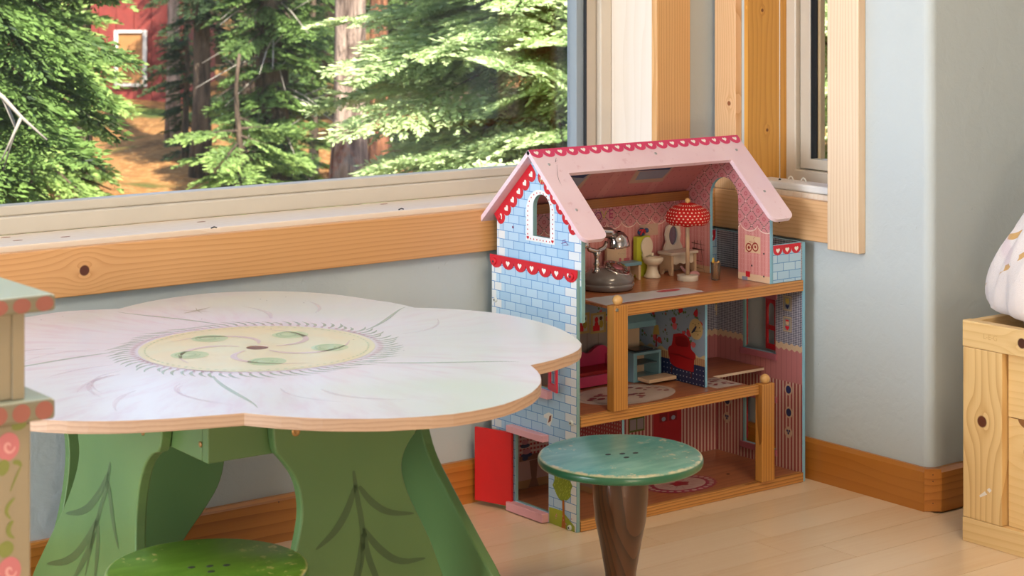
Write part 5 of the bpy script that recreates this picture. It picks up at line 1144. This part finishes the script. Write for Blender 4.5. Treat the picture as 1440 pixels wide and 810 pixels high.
def foliage(boughs, scale=1.):
    """boughs: (base, azimuth, pitch, roll, length, variant quads)"""
    Q = []; T = []
    for base, az, pitch, roll, sc, (q, t) in boughs:
        ca, sa, cp_, sp_, cr_, sr_ = math.cos(az), math.sin(az), math.cos(pitch), math.sin(pitch), math.cos(roll), math.sin(roll)
        Rz = np.array([[ca,-sa,0],[sa,ca,0],[0,0,1]]); Ry = np.array([[cp_,0,-sp_],[0,1,0],[sp_,0,cp_]]); Rx = np.array([[1,0,0],[0,cr_,-sr_],[0,sr_,cr_]])
        A = Rz @ Ry @ Rx; Q.append((q*sc) @ A.T + np.array(base)); T.append(t)
    return np.concatenate(Q), np.concatenate(T)
def leaf_object(name, Q, T, mat, parent):
    n = len(Q); me = bpy.data.meshes.new(name); off = np.array(parent['_o'])
    me.vertices.add(4*n); me.vertices.foreach_set('co', (Q-off).astype(np.float32).ravel())
    me.loops.add(4*n); me.loops.foreach_set('vertex_index', np.arange(4*n, dtype=np.int32))
    me.polygons.add(n); me.polygons.foreach_set('loop_start', np.arange(0, 4*n, 4, dtype=np.int32))
    me.update(calc_edges=True); me.validate()
    ca = me.color_attributes.new('tint', 'FLOAT_COLOR', 'POINT'); c = np.repeat(T, 4); c = np.stack([c, c, c, np.ones_like(c)], 1)
    ca.data.foreach_set('color', c.astype(np.float32).ravel())
    me.materials.append(mat); o = bpy.data.objects.new(name, me); COL.objects.link(o); o.parent = parent; o['kind'] = 'stuff'; o['_o'] = parent['_o']; return o
def barkmat(name, a, b):
    g = G(name, .9, spec=.15); f = g.noise(1, 5, .65, g.scale((22, 22, 3.5)), dist=.6)
    g.col(g.mix(g.ss(f, .3, .7), lin(a), lin(b))); g.bump(f, .05, 1); return g.m
BARK = [barkmat('bark_grey_brown', '#4f4038', '#b39c8c'), barkmat('bark_red_brown', '#4a3328', '#9c6a4c'), barkmat('bark_dark', '#2f2823', '#6d5c4d')]
twig_m = flat('dead_twig', '#8f877c', .9)
def ground_z(x, y): return GZ + (.10*math.sin(x*.9+y*.4)+.08*math.sin(y*1.3-x*.5) if y > 5 else 0) + .012*(y-4)
def spot(u, d): q = FW*d + RT*((u-720)/FPX*d); return q.x, q.y
def tree(u, d, label, rad=.1, H=6., nb=50, zr=(0, 3.5), L=1.1, leaf=0, bark=0, az=None, pitch=(-.35,.05), group='fir trees outside the big window', name='fir_tree', coarse=False, xy=None):
    x, y = xy or spot(u, d); z0 = ground_z(x, y) - .03
    t = thing(name, label, 'tree', (x, y, z0), group)
    bend = rn.uniform(-.02,.02)
    build('trunk', MB().tube([(x+bend*math.sin(k), y, z0+H*k/10) for k in range(11)], [rad*(1.35 if k == 0 else 1-.07*k) for k in range(11)], 18), BARK[bark], t)
    B = []; tw = MB()
    for i in range(nb):
        h = z0 + zr[0] + (zr[1]-zr[0])*((i+rn.random())/nb); a = rn.uniform(*az) if az else rn.uniform(0, 2*PI)
        base = (x, y, h); vs_ = COARSE if coarse else VAR[min(VAR, key=lambda k: abs(k-L))]
        v_ = vs_[rn.integers(len(vs_))]; sc = (L/(1.6 if coarse else min(VAR, key=lambda k: abs(k-L))))*rn.uniform(.75,1.15)
        pt = rn.uniform(*pitch); B.append((base, a, pt, rn.uniform(-.35,.35), sc, v_))
        e = Vector((math.cos(a)*math.cos(pt), math.sin(a)*math.cos(pt), math.sin(pt)))*L*sc*.8
        tw.tube([base, Vector(base)+e*.5, Vector(base)+e+Vector((0,0,-.08*L))], [.011, .007, .003], 5)
    if nb:
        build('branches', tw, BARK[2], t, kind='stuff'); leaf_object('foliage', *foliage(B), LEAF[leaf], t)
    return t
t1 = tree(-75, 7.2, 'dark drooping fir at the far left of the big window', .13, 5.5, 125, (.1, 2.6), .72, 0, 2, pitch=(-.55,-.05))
tree(48, 9.6, 'mid-green fir rising behind the far left fir', .08, 5, 80, (.1, 2.5), .5, 1, 2, pitch=(-.5,0))
tree(385, 13, 'tall fir with a dark trunk left of the bare grey trunk', .12, 7, 130, (.1, 2.6), .42, 0, 2)
tree(335, 11.3, 'small bushy fir in front of the dark-trunked fir', .03, 1.1, 26, (.02, .75), .42, 1, 2)
tree(489, 11, 'bare grey-brown trunk standing left of the bright fir', .1, 7, 0, leaf=0, bark=0)
tree(533, 12.2, 'thinner reddish trunk behind the bare grey-brown trunk', .065, 7, 0, bark=1)
tree(243, 16, 'slim pale trunk in front of the red cabin', .055, 7, 0, bark=0)
tree(640, 15, 'broad dark trunk in the shade behind the bright fir', .22, 7, 30, (1.3, 3.4), .7, 3, 2)
t5 = tree(790, 9, 'bright yellow-green fir with a thick trunk beside the window frame', .15, 6, 100, (.25, 2.4), 1.1, 2, 0, (1.7, 4.9), (-.38,.15))
tree(505, 7.4, 'lowest bright fir sapling under the big window', .015, .8, 24, (.35, .72), .33, 2, 2, pitch=(-.1,.3))
tree(630, 6.6, 'taller bright fir sapling under the big window', .015, 1.05, 34, (.45, .95), .42, 2, 2, pitch=(-.15,.35))
tree(760, 6.9, 'bright fir sapling nearest the window frame', .015, 1.0, 30, (.4, .95), .42, 2, 2, pitch=(-.1,.3))
tree(282, 14.5, 'fir hanging its boughs over the red cabin window', .07, 6, 50, (1.15, 3), .42, 3, 2, pitch=(-.35, 0))
tree(110, 12.8, 'dark fir standing between the far left firs and the cabin', .08, 6, 80, (.15, 3), .22, 0, 2)
tree(262, 15.2, 'low dark young fir at the foot of the slim pale trunk', .03, 1.6, 40, (.02, 1.0), .24, 3, 2)
tree(440, 14.4, 'young fir between the dark trunk and the bare grey trunk', .04, 2.2, 44, (.02, 1.9), .24, 0, 2)
for i, (u, d) in enumerate([(150,42),(350,19),(410,21),(-90,24),(30,45),(290,28),(370,31),(455,26),(570,19),(690,22),(830,20),(215,46),(540,34),(640,29),(760,27)]):
    tree(u, d, 'shaded fir in the woods far behind the window', .12 + .04*(i % 3), 7, 40, (.3, 4), 1.1, 3 if i % 2 else 0, 2, coarse=True, group='distant firs')
# seen through the narrow window
tree(0, 0, 'bright fir seen through the narrow side window', .1, 5, 60, (.1, 2.6), .9, 2, 2, xy=(9.2, 8.55), group='firs outside the narrow window')
tree(0, 0, 'shaded fir beyond the narrow side window', .2, 8, 50, (.3, 4.5), 1.3, 1, 2, coarse=True, xy=(15.5, 14.6), group='firs outside the narrow window')
# dead branch in the left fir
q = [FW*6.3 + RT*((u-720)/FPX*6.3) + Vector((0,0,EYE-(v-HOR)/FPX*6.3)) for u, v in ((-30,110),(5,138),(30,165),(66,197))]
build('dead_branch', MB().tube(q, [.009,.008,.006,.003], 7).tube([q[1], q[1]+Vector((.05,.02,-.10)), q[1]+Vector((.02,.05,-.24))], [.007,.005,.002], 6).tube([q[2], q[2]+Vector((-.06,.02,-.14))], [.006,.002], 6), twig_m, t1)
# grey twigs around the middle trunk
T2 = [o for o in COL.objects if o.get('label', '').startswith('tall fir with a dark trunk')][0]; x2, y2, _z = T2.location; rg = random.Random(3)
for i in range(16):
    a = rg.uniform(2.6, 5.6); h = rg.uniform(-.3, .95); L_ = rg.uniform(.3, .6); e = Vector((math.cos(a), math.sin(a), 0))
    b0 = Vector((x2, y2, h)); build('dead_twig', MB().tube([b0+e*.08, b0+e*L_*.5+Vector((0,0,-.06)), b0+e*L_+Vector((0,0,-.2))], [.008,.005,.002], 5).tube([b0+e*L_*.5+Vector((0,0,-.06)), b0+e*L_*.8+Vector((.05,-.04,.02))], [.004,.0015], 5), twig_m, T2)
# red cabin
cx, cy = spot(130, 21)
cab = thing('red_cabin', 'red board-sided cabin with a white-framed window among the trees', 'building', (cx, cy, GZ))
ux = RT; uy = FW
def cbx(u0, u1, d0, d1, z0, z1):
    m = MB(); c = uy*((d0+d1)/2) + ux*((u0+u1)/2); return m.obox((c.x, c.y, (z0+z1)/2), (ux, uy, up), (u1-u0)/2, (d1-d0)/2, (z1-z0)/2)
PXM = 21/FPX
red = flat('cabin_red', '#74261d', .7, .12); wht = flat('cabin_trim', '#bdb8b0', .6)
U0, U1 = (-60-720)*PXM, (243-720)*PXM
zc = lambda v: EYE-(v-HOR)*PXM
wall = build('wall', cbx(U0, U1, 21, 24, GZ-.1, 2.6), red, cab)
k = U0; 
while k < U1-.02:
    build('board', cbx(k+.004, k+.186, 20.982, 21, zc(172), 2.6), red, wall); k += .19
build('roof', cbx(U0-.4, U1+.4, 20.5, 24.5, 2.6, 2.75), flat('cabin_roof', '#4c463f', .8), cab)
wa, wb, wz0, wz1 = (166-720)*PXM, (204-720)*PXM, zc(117), zc(46)
wn = build('window', cbx(wa, wb, 20.955, 20.98, wz0, wz1), flat('cabin_blind', '#946636', .6), cab)
for a0, a1, z0, z1 in ((wa-.03, wa+.012, wz0-.03, wz1+.03), (wb-.012, wb+.03, wz0-.03, wz1+.03), (wa, wb, wz0-.03, wz0), (wa, wb, wz1, wz1+.03)):
    build('window_frame', cbx(a0, a1, 20.93, 20.96, z0, z1), wht, wn)
